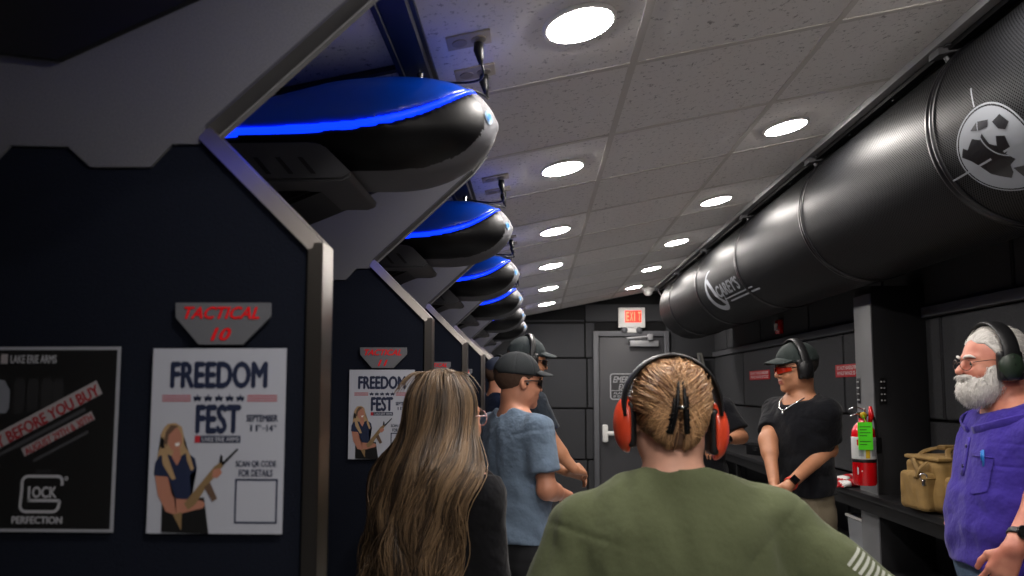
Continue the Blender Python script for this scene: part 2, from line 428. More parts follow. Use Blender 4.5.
# lit exit sign
t = thing('exit_sign', 'white lit sign reading EXIT in red above the far door', 'exit sign', (1.125, YF-.03, 2.17))
x0, x1, z0 = -.155, .155, .06
b = B(); b.box((x0, -.07, z0), (x1, 0, z0+.235), 0, .008); b.build('housing', M['white'], t, auto=40)
b = B(); b.box((x0+.075, -.0725, z0+.06), (x1-.045, -.069, z0+.2), 0); fx = lambda u, v: (u, -.0735, v)
for i, ch in enumerate('EXIT'): b.text(ch, fx, x0+.088+i*.046, z0+.075, (.034 if ch != 'I' else .012), .11, 1, .03)
b.build('lit_face', [mat('exit_red', '#e03020', .5, emit='#ff3a28', estr=1.0), mat('exit_letter', '#ff5030', .5, emit='#ff8a60', estr=1.5)], t, smooth=False)
for s_ in (-1, 1):
    b = B(); b.lathe([(.034, 0), (.038, .02), (.026, .045), (.0, .05)], (s_*.085, -.075, .03), 'y'); b.build('lamp_head', M['frame'], t)
b = B(); b.box((-.06, -.06, 0), (.06, -.01, .065), 0, .01); b.build('bracket', M['white'], t, auto=40)

# dome smoke detector
x, yy = 1.27, 8.35
b = B(); b.lathe([(.075, 0), (.075, -.025), (.05, -.04), (.048, -.065), (.03, -.085), (0, -.088)], (x, yy, CZ(x)-.002))
tag(b.build('smoke_detector', M['white']), 'small white dome detector on ceiling above the exit sign', 'detector')

# ------------------------------------------------------------------ ceiling downlights
SL = math.atan(.193)
def downlight(x, y, lab):
    t = thing('ceiling_light', lab, 'light', (x, y, CZ(x)), 0, 'round ceiling downlights')
    t.rotation_euler = (0, -SL, 0)
    b = B(); b.lathe([(.096, .0), (.096, -.004), (.09, -.009), (.084, -.009), (.082, 0)], (0, 0, 0), sides=40); b.build('rim', M['lamp_rim'], t)
    b = B(); b.lathe([(.084, -.004), (.084, -.0095), (.07, -.013), (.0, -.015)], (0, 0, 0), sides=40); b.build('lens', M['lamp'], t)
words = ['nearest', 'second nearest', 'third nearest', 'fourth nearest', 'fifth', 'farthest']
for k in range(6):
    downlight(.112, 1.81+1.22*k, f'bright round downlight in the row nearest the stalls, {["largest, at the top of the photo", "second from the top", "third from the top", "fourth from the top", "second from the far end", "smallest, at the far end"][k]}')
for k in range(5):
    downlight(1.056, 3.08+1.22*k, f'round downlight in the row beside the black duct, {["largest and nearest", "second nearest", "third nearest", "fourth nearest", "smallest, near the exit sign"][k]}')
for x, k in ((.112, -1), (.112, -2), (1.056, -1), (1.056, -2), (1.056, -3)):   # the rows go on overhead, behind the camera
    downlight(x, (1.81 if x < 1 else 3.08)+1.22*k, f'round downlight overhead outside the photo, {"stall" if x < 1 else "duct"} row, {["", "first", "second", "third"][-k]} behind the visible ones')

# ------------------------------------------------------------------ duct
DCX, DCZ, DR = 1.607, 2.353, .331
b = B(); prof = [(DR*.999, -1.5), (DR, 7.6)]
for a in np.linspace(8, 90, 14): prof.append((DR-.26+.26*math.cos(math.radians(a)), 7.6+.34*math.sin(math.radians(a))))
prof += [(0.02, 7.942)]
V = []; nS = 96
for r, yv in prof:
    for j in range(nS):
        a = 2*PI*j/nS; V.append((DCX+r*math.cos(a), yv, DCZ+r*math.sin(a)))
F = [[i*nS+j, (i+1)*nS+j, (i+1)*nS+(j+1) % nS, i*nS+(j+1) % nS] for i in range(len(prof)-1) for j in range(nS)]
F += [list(range(nS)), [(len(prof)-1)*nS+j for j in range(nS)][::-1]]
b.add(V, F)
duct = b.build('air_duct', M['duct'], auto=50)
tag(duct, 'huge round black ventilation duct along the upper right under the ceiling', 'duct')
# UVs: metres around and along, used by the perforation pattern
me = duct.data; uv = me.uv_layers.new(name='uv')
for p in me.polygons:
    us = []
    for li in p.loop_indices:
        v = me.vertices[me.loops[li].vertex_index].co; a = math.atan2(v.z-DCZ, v.x-DCX) % (2*PI); us.append((li, a, v.y))
    hi_ = max(q[1] for q in us)
    for li, a, yv in us:
        if hi_ > 5 and a < 1: a += 2*PI
        uv.data[li].uv = (a*DR, yv)
m = M['duct']; nt = m.node_tree; bs = nt.nodes['Principled BSDF']
um = nt.nodes.new('ShaderNodeUVMap'); vt = nt.nodes.new('ShaderNodeMapping'); vt.inputs['Scale'].default_value = (125, 125, 125); vt.inputs['Rotation'].default_value = (0, 0, PI/4)
nt.links.new(um.outputs[0], vt.inputs[0])
fr = nt.nodes.new('ShaderNodeVectorMath'); fr.operation = 'FRACTION'; nt.links.new(vt.outputs[0], fr.inputs[0])
sb = nt.nodes.new('ShaderNodeVectorMath'); sb.operation = 'DISTANCE'; sb.inputs[1].default_value = (.5, .5, 0)
sx = nt.nodes.new('ShaderNodeSeparateXYZ'); nt.links.new(fr.outputs[0], sx.inputs[0])
cx = nt.nodes.new('ShaderNodeCombineXYZ'); nt.links.new(sx.outputs[0], cx.inputs[0]); nt.links.new(sx.outputs[1], cx.inputs[1])
nt.links.new(cx.outputs[0], sb.inputs[0])
rr = nt.nodes.new('ShaderNodeValToRGB'); rr.color_ramp.elements[0].position = .24; rr.color_ramp.elements[1].position = .32
rr.color_ramp.elements[0].color = (.0015, .0015, .0015, 1); rr.color_ramp.elements[1].color = lin('#0e0f12')
nt.links.new(sb.outputs['Value'], rr.inputs[0]); nt.links.new(rr.outputs[0], bs.inputs['Base Color'])
mr = nt.nodes.new('ShaderNodeMapRange'); mr.inputs['From Min'].default_value = .24; mr.inputs['From Max'].default_value = .34; mr.inputs['To Min'].default_value = 0; mr.inputs['To Max'].default_value = .26
nt.links.new(sb.outputs['Value'], mr.inputs[0]); nt.links.new(mr.outputs[0], bs.inputs['Specular IOR Level'])
bk = nt.nodes.new('ShaderNodeBump'); bk.inputs['Strength'].default_value = .12; bk.inputs['Distance'].default_value = .002
nt.links.new(rr.outputs[0], bk.inputs['Height']); nt.links.new(bk.outputs[0], bs.inputs['Normal'])
for k in range(-3, 6):
    yv = 2.376+1.175*k
    if yv > 7.5: continue
    b = B(); b.lathe([(DR+.001, yv-.022), (DR+.007, yv-.018), (DR+.007, yv-.008), (DR+.002, yv-.003), (DR+.002, yv+.003), (DR+.007, yv+.008), (DR+.007, yv+.018), (DR+.001, yv+.022)], (DCX, 0, DCZ), 'y', 96)
    b.build('seam_band', M['duct_seam'], duct)
def on_duct(cy, ca):
    """text frame on the duct: x runs towards the camera (-Y), y runs up around the curve"""
    return lambda u, v, d=.0025: (DCX+(DR+d)*math.cos(math.radians(ca)-v/DR), cy-u, DCZ+(DR+d)*math.sin(math.radians(ca)-v/DR))
# range name with crescent emblem
f = on_duct(5.17, 205)
b = B()
b.text("CAREY'S", f, -.20, -.058, .56, .095, 0, .045, .05, sub=2)
for (u0, u1, v0, v1) in ((-.11, .55, -.086, -.076), (-.02, .64, -.116, -.104)):
    n = 14; V = [f(u0+(u1-u0)*i/n, vv) for i in range(n+1) for vv in (v0, v1)]; b.add(V, [[2*i, 2*i+2, 2*i+3, 2*i+1] for i in range(n)])
V = []; n = 40
for i in range(n+1):
    a = math.radians(85+(352-85)*i/n); wd = .008+.05*math.sin(PI*i/n)**1.5
    for r in (.165, .165-wd): V.append(f(-.26+1.25*r*math.cos(a), r*math.sin(a)))
b.add(V, [[2*i, 2*i+1, 2*i+3, 2*i+2] for i in range(n)])
for pts in ([(-.40, .10), (-.34, .115), (-.24, .03), (-.20, -.05), (-.10, -.11), (-.18, -.12), (-.28, -.03), (-.33, .05)],):
    b.add([f(*p) for p in pts], [[0, 1, 7], [1, 2, 7], [2, 6, 7], [2, 3, 6], [3, 5, 6], [3, 4, 5]])
b.build('duct_lettering', M['logo'], duct, smooth=False)
# globe emblem with cross hair and crescent lines
f = on_duct(2.12, 211); R0 = .143
b = B()
def ring(r0, r1, a0=0, a1=360, n=60, cx_=0, cy_=0, mi=0, d=.0025, sx_=1.12):
    V = [];
    for i in range(n+1):
        a = math.radians(a0+(a1-a0)*i/n)
        for r in (r0, r1): V.append(f(cx_+sx_*r*math.cos(a), cy_+r*math.sin(a), d))
    b.add(V, [[2*i, 2*i+2, 2*i+3, 2*i+1] for i in range(n)], mi)
for k in range(8): ring(R0*.93*k/8, R0*.93*(k+1)/8)
ring(R0*.965, R0)
def blob(pts, mi=1, d=.0035):
    bm = bmesh.new(); vs = [bm.verts.new((p[0]*R0*1.12, p[1]*R0, 0)) for p in pts]; bm.faces.new(vs)
    bmesh.ops.triangulate(bm, faces=bm.faces[:]); bmesh.ops.subdivide_edges(bm, edges=bm.edges[:], cuts=2, use_grid_fill=True)
    bm.verts.index_update(); b.add([f(v.co.x, v.co.y, d) for v in bm.verts], [[v.index for v in q.verts] for q in bm.faces], mi); bm.free()
blob([(-.86, .22), (-.72, .38), (-.62, .30), (-.38, .46), (-.2, .36), (-.08, .46), (-.02, .2), (.12, .1), (.22, .28), (.42, .2), (.38, -.04), (.2, -.12), (.3, -.3), (.1, -.36), (.02, -.52), (-.14, -.62), (-.3, -.5), (-.46, -.36), (-.56, -.12), (-.68, .06)])
blob([(-.34, .62), (-.1, .72), (.2, .64), (.12, .52), (-.14, .54)])
blob([(.28, .56), (.52, .62), (.66, .4), (.5, .3), (.36, .38)]); blob([(.1, -.44), (.4, -.5), (.56, -.3), (.5, -.64), (.3, -.82), (.12, -.74)])
ring(R0*.64, R0*.67, 150, 300, 40, .08, .06, 0, .0042)
def bar(u0, v0, u1, v1, w_, mi=0, n=10):
    dx, dy = u1-u0, v1-v0; l = math.hypot(dx, dy); nx, ny = -dy/l*w_/2, dx/l*w_/2
    V = []
    for i in range(n+1):
        for s_ in (-1, 1): V.append(f(u0+dx*i/n+s_*nx, v0+dy*i/n+s_*ny, .0045))
    b.add(V, [[2*i, 2*i+1, 2*i+3, 2*i+2] for i in range(n)], mi)
bar(-.245, -.02, -.03, -.012, .006); bar(-.02, .205, -.01, .145, .006); bar(.03, -.01, .245, .0, .006); bar(0, -.2, 0, -.14, .006)
b.build('globe_emblem', [M['logo'], M['duct_seam']], duct, smooth=False)

# ceiling rail beside the duct with clamps
t = thing('ceiling_rail', 'grey and black metal rail with clamps running between ceiling and duct', 'rail', (1.37, 0, 2.68))
b = B(); ceil_box(b, 1.33, 1.375, YN, YF-.04, -.028, -.001); b.build('rail', mat('rail_grey', '#9a9a9b', .7, spec=.2), t, smooth=False, world=True)
b = B(); ceil_box(b, 1.378, 1.42, YN, YF-.04, -.045, -.001)
b.build('track', M['black'], t, smooth=False, world=True)
for k in range(-2, 6):
    yv = 2.46+1.18*k
    b = B(); ceil_box(b, 1.345, 1.43, yv-.03, yv+.03, -.052, -.02); ceil_box(b, 1.36, 1.41, yv-.05, yv+.05, -.034, -.02)
    b.tube([(1.385, yv, CZ(1.385)-.055), (1.42, yv, CZ(1.42)-.12)], .008, 8); b.build('clamp', mat('clamp_grey', '#77777a', .5, .5) if k == -2 else bpy.data.materials['clamp_grey'], t, smooth=False, world=True)
    for q in (.4, .8):
        b = B(); b.lathe([(.006, 0), (.006, -.004), (0, -.006)], (1.40, yv+q, CZ(1.40)-.045), sides=8); b.build('bolt', M['chrome'], t, world=True)

# ------------------------------------------------------------------ stall dividers
YD = 1.13
TH = .055
def divider(k, lab):
    yv = YD+1.21*k
    t = thing('stall_divider', lab, 'divider', (-.6, yv, 0), 0, 'shooting stall dividers')
    F0 = lambda x, z: (x, yv, z); F1 = lambda x, z: (x, yv+TH, z)
    low = [(-1.69, .0), (-.352, .0), (-.352, 1.718), (-.508, 1.888), (-.556, 1.874), (-.589, 1.839), (-.681, 1.839), (-.715, 1.87), (-.803, 1.872), (-.835, 1.84), (-1.0, 1.84), (-1.69, 1.84)]
    low = [(-1.69, 0), (-.354, 0)]+[R2(*q) for q in low[2:-1]]+[(-1.69, 1.84)]
    b = B(); b.prism(low, lambda x, z: (x, yv+.004, z), lambda x, z: (x, yv+TH-.004, z)); b.build('lower_panel', M['navy'], t, smooth=False, world=True)
    up = [(-.556, 1.876), (-.515, 1.876), (-.505, 1.905), (-.292, 2.095), (-.20, 2.178), (-.16, 2.235)]
    cz_ = lambda x: (x, CZ(x)-.004)
    up = [R2(*q) for q in up]; xe = up[-1][0]
    up += [cz_(xe), cz_(-1.2)]+[R2(*q) for q in [(-1.2, 1.842), (-.835, 1.842), (-.803, 1.874), (-.715, 1.872), (-.681, 1.841), (-.589, 1.841)]]
    b = B(); b.prism(up, F0, F1); b.build('upper_panel', M['greypanel'], t, smooth=False, world=True)
    e = [(-.507, 1.903), (-.292, 2.095), (-.20, 2.178), (-.157, 2.235)]
    e = [R2(*q) for q in e]; e += [(e[-1][0], CZ(e[-1][0])-.005)]
    b = B(); mid = [(x+.005, z-.004) for x, z in e]
    for a, c in zip(e, e[1:]):
        nx, nz = (c[1]-a[1]), -(c[0]-a[0]); l = math.hypot(nx, nz); nx, nz = nx/l*.004, nz/l*.004
        b.prism([a, (a[0]+nx, a[1]+nz), (c[0]+nx, c[1]+nz), c], lambda x, z: (x, yv+.001, z), lambda x, z: (x, yv+TH-.012, z), 0)
        b.prism([a, (a[0]+nx*1.6, a[1]+nz*1.6), (c[0]+nx*1.6, c[1]+nz*1.6), c], lambda x, z: (x, yv+TH-.012, z), lambda x, z: (x, yv+TH+.002, z), 1)
    b.build('edge_strip', [M['edge'], mat('edge_light', '#77777a', .5)], t, smooth=False, world=True)
    top = [(-1.2, 2.03), (-.8185, 2.012), (-.724, 2.0), (-.513, 2.095), (-.26, 2.205)]
    top = [R2(*q) for q in top]; top += [(top[-1][0], CZ(top[-1][0])-.006), (-1.2, CZ(-1.2)-.006)]
    b = B(); b.prism(top, lambda x, z: (x, yv-.012, z), lambda x, z: (x, yv-.001, z)); b.build('top_panel', M['pblack'], t, smooth=False, world=True)
    # aluminium channel: chamfer and post
    b = B()
    o_ = [(-.331, .0), (-.331, 1.729), R2(-.505, 1.908)]; i_ = [(-.354, .0), (-.354, 1.718), R2(-.514, 1.883)]
    for z0, z1 in ((yv-.003, yv+.0), (yv+TH, yv+TH+.003)):
        b.prism([i_[0], o_[0], o_[1], i_[1]], lambda x, z: (x, z0, z), lambda x, z: (x, z1, z)); b.prism([i_[1], o_[1], o_[2], i_[2]], lambda x, z: (x, z0+(.0076 if z0 < yv and (x, z) in (o_[1], o_[2]) else 0), z), lambda x, z: (x, z1+(.0076 if z0 < yv and (x, z) in (o_[1], o_[2]) else 0), z))
    for a, c in zip(o_, o_[1:]):
        nx, nz = (c[1]-a[1]), -(c[0]-a[0]); l = math.hypot(nx, nz); nx, nz = nx/l*.003, nz/l*.003
        b.prism([(a[0]-nx*5, a[1]-nz*5), a, c, (c[0]-nx*5, c[1]-nz*5)], lambda x, z: (x, yv+(.0062 if c == o_[2] and (x, z) in (a, c) else (.0085 if c == o_[2] else -.0025)), z), lambda x, z: (x, yv+TH+.0025, z))
    b.build('edge_channel', M['alu'], t, smooth=False, world=True)
for k, lab in enumerate(['nearest stall divider, navy below and speckled grey above, behind the TACTICAL 10 plate', 'second stall divider, holding the TACTICAL 11 plate', 'third stall divider, holding the TACTICAL 12 plate', 'fourth stall divider, slim metal edge beside the long-haired woman\'s head',
        'fifth stall divider, beyond the long-haired woman\'s head', 'sixth stall divider, second from the far end of the row', 'farthest stall divider, nearest the exit door wall']): divider(k, lab)

# number plates on the dividers
def number_plate(k, num, lab):
    yv = YD+1.21*k-.0015
    t = thing('number_plate', lab, 'sign', (-.48, yv, 1.6), 0, 'stall number plates')
    X = lambda px: (px-536)*YD/740; Z = lambda py: 1.5+(390-py)*YD/740
    pts = [(X(200), Z(345)), (X(244), Z(345)), (X(272), Z(317)), (X(272), Z(303)), (X(177), Z(303)), (X(177), Z(318))]
    pts = [R2(*q) for q in pts]
    b = B(); b.prism(pts, lambda x, z: (x, yv-.004, z), lambda x, z: (x, yv, z), 0, .0008); b.build('plate', M['steel'], t, auto=30, world=True)
    b = B()
    def f_(x, z): q = R2(x, z); return (q[0], yv-.0046, q[1])
    b.text('TACTICAL', f_, X(186), Z(319.5), X(261)-X(186), Z(307)-Z(319.5), 0, .035, .35); b.text(num, f_, X(212), Z(341), X(233)-X(212), Z(328)-Z(341), 0, .035, .35)
    b.build('lettering', M['sred'], t, smooth=False, world=True)
number_plate(0, '10', 'steel plate with red lettering TACTICAL 10 above the nearest poster')
number_plate(1, '11', 'steel plate with red lettering TACTICAL 11')
number_plate(2, '12', 'steel plate with red lettering TACTICAL 12, partly behind a metal post')
number_plate(3, '13', 'small distant steel number plate just above the woman\'s hair')

# posters
def fest_poster(k, lab):
    yv = YD+1.21*k
    t = thing('event_poster', lab, 'poster', (-.488, yv-.002, 1.283), 0, 'freedom fest posters')
    W, H = .2085, .281; x0, z0 = -.1045, 0
    b = B(); b.box((x0, -.0008, z0), (x0+W, 0, z0+H)); b.build('sheet', M['paper'], t, smooth=False)
    lay = [0]
    def f_(u, v, d=0): return (x0+u*W, -.0012-d, z0+(1-v)*H)
    def poly(b, pts, mi, d=0):
        bm = bmesh.new(); vs = [bm.verts.new(f_(u, v, d)) for u, v in pts]; bm.faces.new(vs); bmesh.ops.triangulate(bm, faces=bm.faces[:]); b.bm(bm, mi)
    def tx(b, s_, u0, v0, u1, v1, mi, bold=.03): b.text(s_, lambda u, v: f_(u, -v), u0, -v1, u1-u0, v1-v0, mi, bold)
    b = B()
    tx(b, 'FREEDOM', .135, .070, .865, .220, 0, .055); tx(b, 'FEST', .335, .305, .675, .467, 0, .055)
    for u0, u1 in ((.08, .295), (.715, .94)):
        for q in range(3): poly(b, [(u0, .255+q*.014), (u1, .255+q*.014), (u1, .263+q*.014), (u0, .263+q*.014)], 1)
    for q in range(5):
        cu, cv = .345+q*.08, .272; st = []
        for j in range(10):
            r = .034 if j % 2 == 0 else .013; a = PI/2+j*PI/5; st.append((cu+r*math.cos(a), cv-r*W/H*math.sin(a)))
        poly(b, [(cu, cv)]+[] if False else st, 0)
    poly(b, [(.335, .476), (.675, .476), (.675, .514), (.335, .514)], 0); poly(b, [(.335, .476), (.375, .476), (.375, .514), (.335, .514)], 2, .0001)
    tx(b, 'LAKE ERIE ARMS', .39, .483, .665, .507, 3, .02) if False else b.text('LAKE ERIE ARMS', lambda u, v: f_(u, -v, .0003), .39, -.507, .275, .024, 3, .02)
    tx(b, 'SEPTEMBER', .715, .362, .95, .40, 0, .04); tx(b, '11', .745, .417, .80, .452, 0, .04); tx(b, 'TH', .803, .417, .825, .43, 0, .03)
    tx(b, '-', .835, .433, .855, .438, 0, .04); tx(b, '14', .865, .417, .915, .452, 0, .04); tx(b, 'TH', .918, .417, .94, .43, 0, .03)
    tx(b, 'SCAN QR CODE', .645, .61, .945, .648, 0, .03); tx(b, 'FOR DETAILS', .67, .657, .92, .695, 0, .03)
    for (u0, v0, u1, v1) in ((.645, .707, .96, .717), (.645, .935, .96, .945), (.645, .717, .658, .935), (.947, .717, .96, .935)): poly(b, [(u0, v0), (u1, v0), (u1, v1), (u0, v1)], 0)
    b.build('print', [M['pnavy'], M['pink'], M['pred'], M['paper']], t, smooth=False)
    # pictured woman holding a long gun: flat print
    b = B(); sx_, sy_ = 1/134., 1/182.
    g_ = lambda px, py: ((px-(153.5-(py-347)*.04))*sx_*1.0, (py-347)*sy_)   # photo px on the nearest poster -> sheet fractions
    def pp(pts, mi, d=0): poly(b, [g_(*p) for p in pts], mi, d)
    pp([(164, 426), (168, 422), (176, 421), (182, 425), (184, 434), (184, 442), (189, 450), (195, 466), (190, 471), (170, 466), (160, 470), (157, 458), (159, 448), (163, 440), (161, 432)], 1)
    pp([(165, 451), (178, 456), (187, 450), (195, 456), (197, 466), (190, 472), (191, 498), (168, 500), (163, 480), (154, 472), (155, 461), (159, 454)], 2, .0001)
    pp([(174, 448), (180, 446), (181, 456), (177, 463), (172, 455)], 0, .00015)
    pp([(162, 498), (204, 494), (208, 529), (161, 528)], 3, .0001)
    pp([(168, 430), (172, 425), (178, 426), (182, 433), (182, 441), (178, 448), (172, 448), (168, 441)], 0, .0002)
    pp([(166, 430), (171, 423), (179, 424), (175, 427), (169, 433), (167, 444), (164, 440)], 6, .00022)
    pp([(160.5, 436), (164, 436), (165, 446), (161.5, 446)], 3, .0003)
    pp([(161, 447), (166, 448), (170, 460), (176, 476), (172, 477), (163, 462)], 1, .0002); pp([(186, 449), (190, 452), (194, 466), (191, 468), (187, 458)], 1, .0002)
    pp([(155, 473), (168, 474), (172, 492), (176, 496), (176, 511), (166, 508), (158, 492)], 0, .0003); pp([(174, 495), (202, 497), (205, 500), (203, 504), (176, 511)], 0, .0003)
    pp([(213, 467), (220, 465), (222, 470), (217, 475), (212, 474)], 0, .0005)
    pp([(175, 441.5), (180, 440), (179, 443.5), (176, 444)], 4, .0003)
    pp([(184, 500), (214, 464), (221, 459), (224, 462), (206, 484), (196, 500), (188, 506)], 5, .0004)
    pp([(204, 484), (210, 479), (217, 495), (212, 498)], 6, .00045)
    pp([(221, 461), (237, 446), (238.5, 447), (223, 463)], 3, .0004); pp([(173, 511), (182, 508), (181, 526)], 5, .0004); pp([(219, 460), (220.5, 452), (222.5, 453), (223, 461)], 3, .0004)
    b.build('pictured_woman', [M['skinp'], M['hairp'], M['pnavy'], M['pblack'], M['white'], M['tan'], M['hairp2']], t, smooth=False)
fest_poster(0, 'large white FREEDOM FEST poster nearest the camera on the left')
fest_poster(1, 'white FREEDOM FEST poster under the TACTICAL 11 plate, beside long hair')
fest_poster(2, 'white FREEDOM FEST poster mostly hidden behind the long-haired woman')

t = thing('gun_poster', 'black poster with white border at the left edge, reading TRY BEFORE YOU BUY', 'poster', (-.753, YD-.002, 1.284))
W, H = .218, .283; f_ = lambda u, v, d=0: (-.109+u, -.0012-d, v)
def quad(b, u0, v0, u1, v1, mi, d): b.add([f_(u0, v0, d), f_(u1, v0, d), f_(u1, v1, d), f_(u0, v1, d)], [[0, 1, 2, 3]], mi)
b = B(); b.box((-.109, -.0008, 0), (.109, 0, H)); b.build('sheet', mat('poster_border', '#8f9198', .5), t, smooth=False)
b = B(); quad(b, .005, .005, W-.005, H-.005, 0, 0)
px2 = lambda px, py: ((px+19)*.001527, (531-py)*.001527-.0)    # photo px on this poster -> sheet metres
def tx(s_, px0, py0, px1, py1, mi, bold=.03, shear=0, ang=0, d=.0003):
    u0, v0 = px2(px0, py1); w_ = (px1-px0)*.001527; h_ = (py1-py0)*.001527; ca, sa = math.cos(ang), math.sin(ang)
    b.text(s_, lambda u, v: f_(u0+u*ca-v*sa, v0+u*sa+v*ca, d), 0, 0, w_, h_, mi, bold, shear)
tx('LAKE ERIE ARMS', 10, 354, 58, 362.5, 2, .03)
b.add([f_(*px2(0, 363), .0003), f_(*px2(7, 363), .0003), f_(*px2(7, 353), .0003), f_(*px2(0, 353), .0003)], [[0, 1, 2, 3]], 3)
A_ = math.radians(28)
def band(px0, py0, wpx, hpx, mi, d=.0001):
    u0, v0 = px2(px0, py0); ca, sa = math.cos(A_), math.sin(A_); w_, h_ = wpx*.001527, hpx*.001527
    b.add([f_(u0+x*ca-z*sa, v0+x*sa+z*ca, d) for x, z in ((0, 0), (w_, 0), (w_, h_), (0, h_))], [[0, 1, 2, 3]], mi)
band(-13, 457, 136, 15, 3, .00015)
tx('TRY BEFORE YOU BUY', -11, 444, 121, 456, 1, .04, 0, A_)
band(-8, 463, 112, 3.5, 4); band(30, 456.5, 80, 9, 3, .00015); tx('AUGUST 29TH & 30TH', 32, 448, 108, 455.5, 1, .03, 0, A_); band(40, 462, 62, 3, 4)
# pistol-maker style emblem and words
def stroke(pts, w_, mi=2, d=.0003):
    pts = np.array([px2(*p) for p in pts]); T = np.gradient(pts, axis=0); T /= np.linalg.norm(T, axis=1)[:, None]; N_ = np.c_[-T[:, 1], T[:, 0]]*w_*.001527/2
    V = [];
    for p, n_ in zip(pts, N_): V += [f_(*(p-n_), d), f_(*(p+n_), d)]
    b.add(V, [[2*i, 2*i+2, 2*i+3, 2*i+1] for i in range(len(pts)-1)], mi)
ap = lambda cx_, cy_, r, a0, a1: [(cx_+r*math.cos(math.radians(a)), cy_-r*math.sin(math.radians(a))) for a in np.linspace(a0, a1, 7)]
stroke([(70, 485)]+ap(65, 481, 5, 0, 90)+[(60, 476)]+ap(35, 482, 6, 90, 180)+[(29, 490)]+ap(34, 505, 6, 180, 270)+[(45, 511)]+ap(61, 504.5, 6.5, 270, 350)+[(68.5, 500)], 3)
stroke([(68.5, 500), (52, 500), (35.5, 500)], 3); stroke([(36.5, 501), (36.5, 494), (36.5, 486)], 2.6)
tx('OCK', 39.5, 486, 65, 497.5, 2, .05); tx('PERFECTION', 20, 515.5, 72, 523, 2, .05); tx('GLOCK', 43, 469.5, 58, 472.5, 4, .02)
stroke(ap(74, 478, 1.6, 0, 360), 1.2)
# dim rack of garments and a pale target in the picture
for i, x in enumerate((16, 30, 44, 56)):
    b.add([f_(*px2(*p), .00005) for p in ((x, 415-i*3), (x+10, 412-i*3), (x+11, 384), (x+8, 378), (x+2, 378), (x-1, 384))], [[0, 1, 2, 3, 4, 5]], 5)
b.add([f_(*px2(*p), .00008) for p in ((-12, 413), (8, 413), (11, 408), (11, 390), (5, 380), (-12, 377))], [[0, 1, 2, 3, 4, 5]], 6)
b.build('print', [M['pblack'], mat('print_deep_red', '#8a1c24', .6), M['pgrey'], mat('print_outline', '#8f8a8c', .6), M['pdim'], mat('print_smoke', '#1b1b1d', .6), mat('print_pale', '#6d7078', .6)], t, smooth=False)

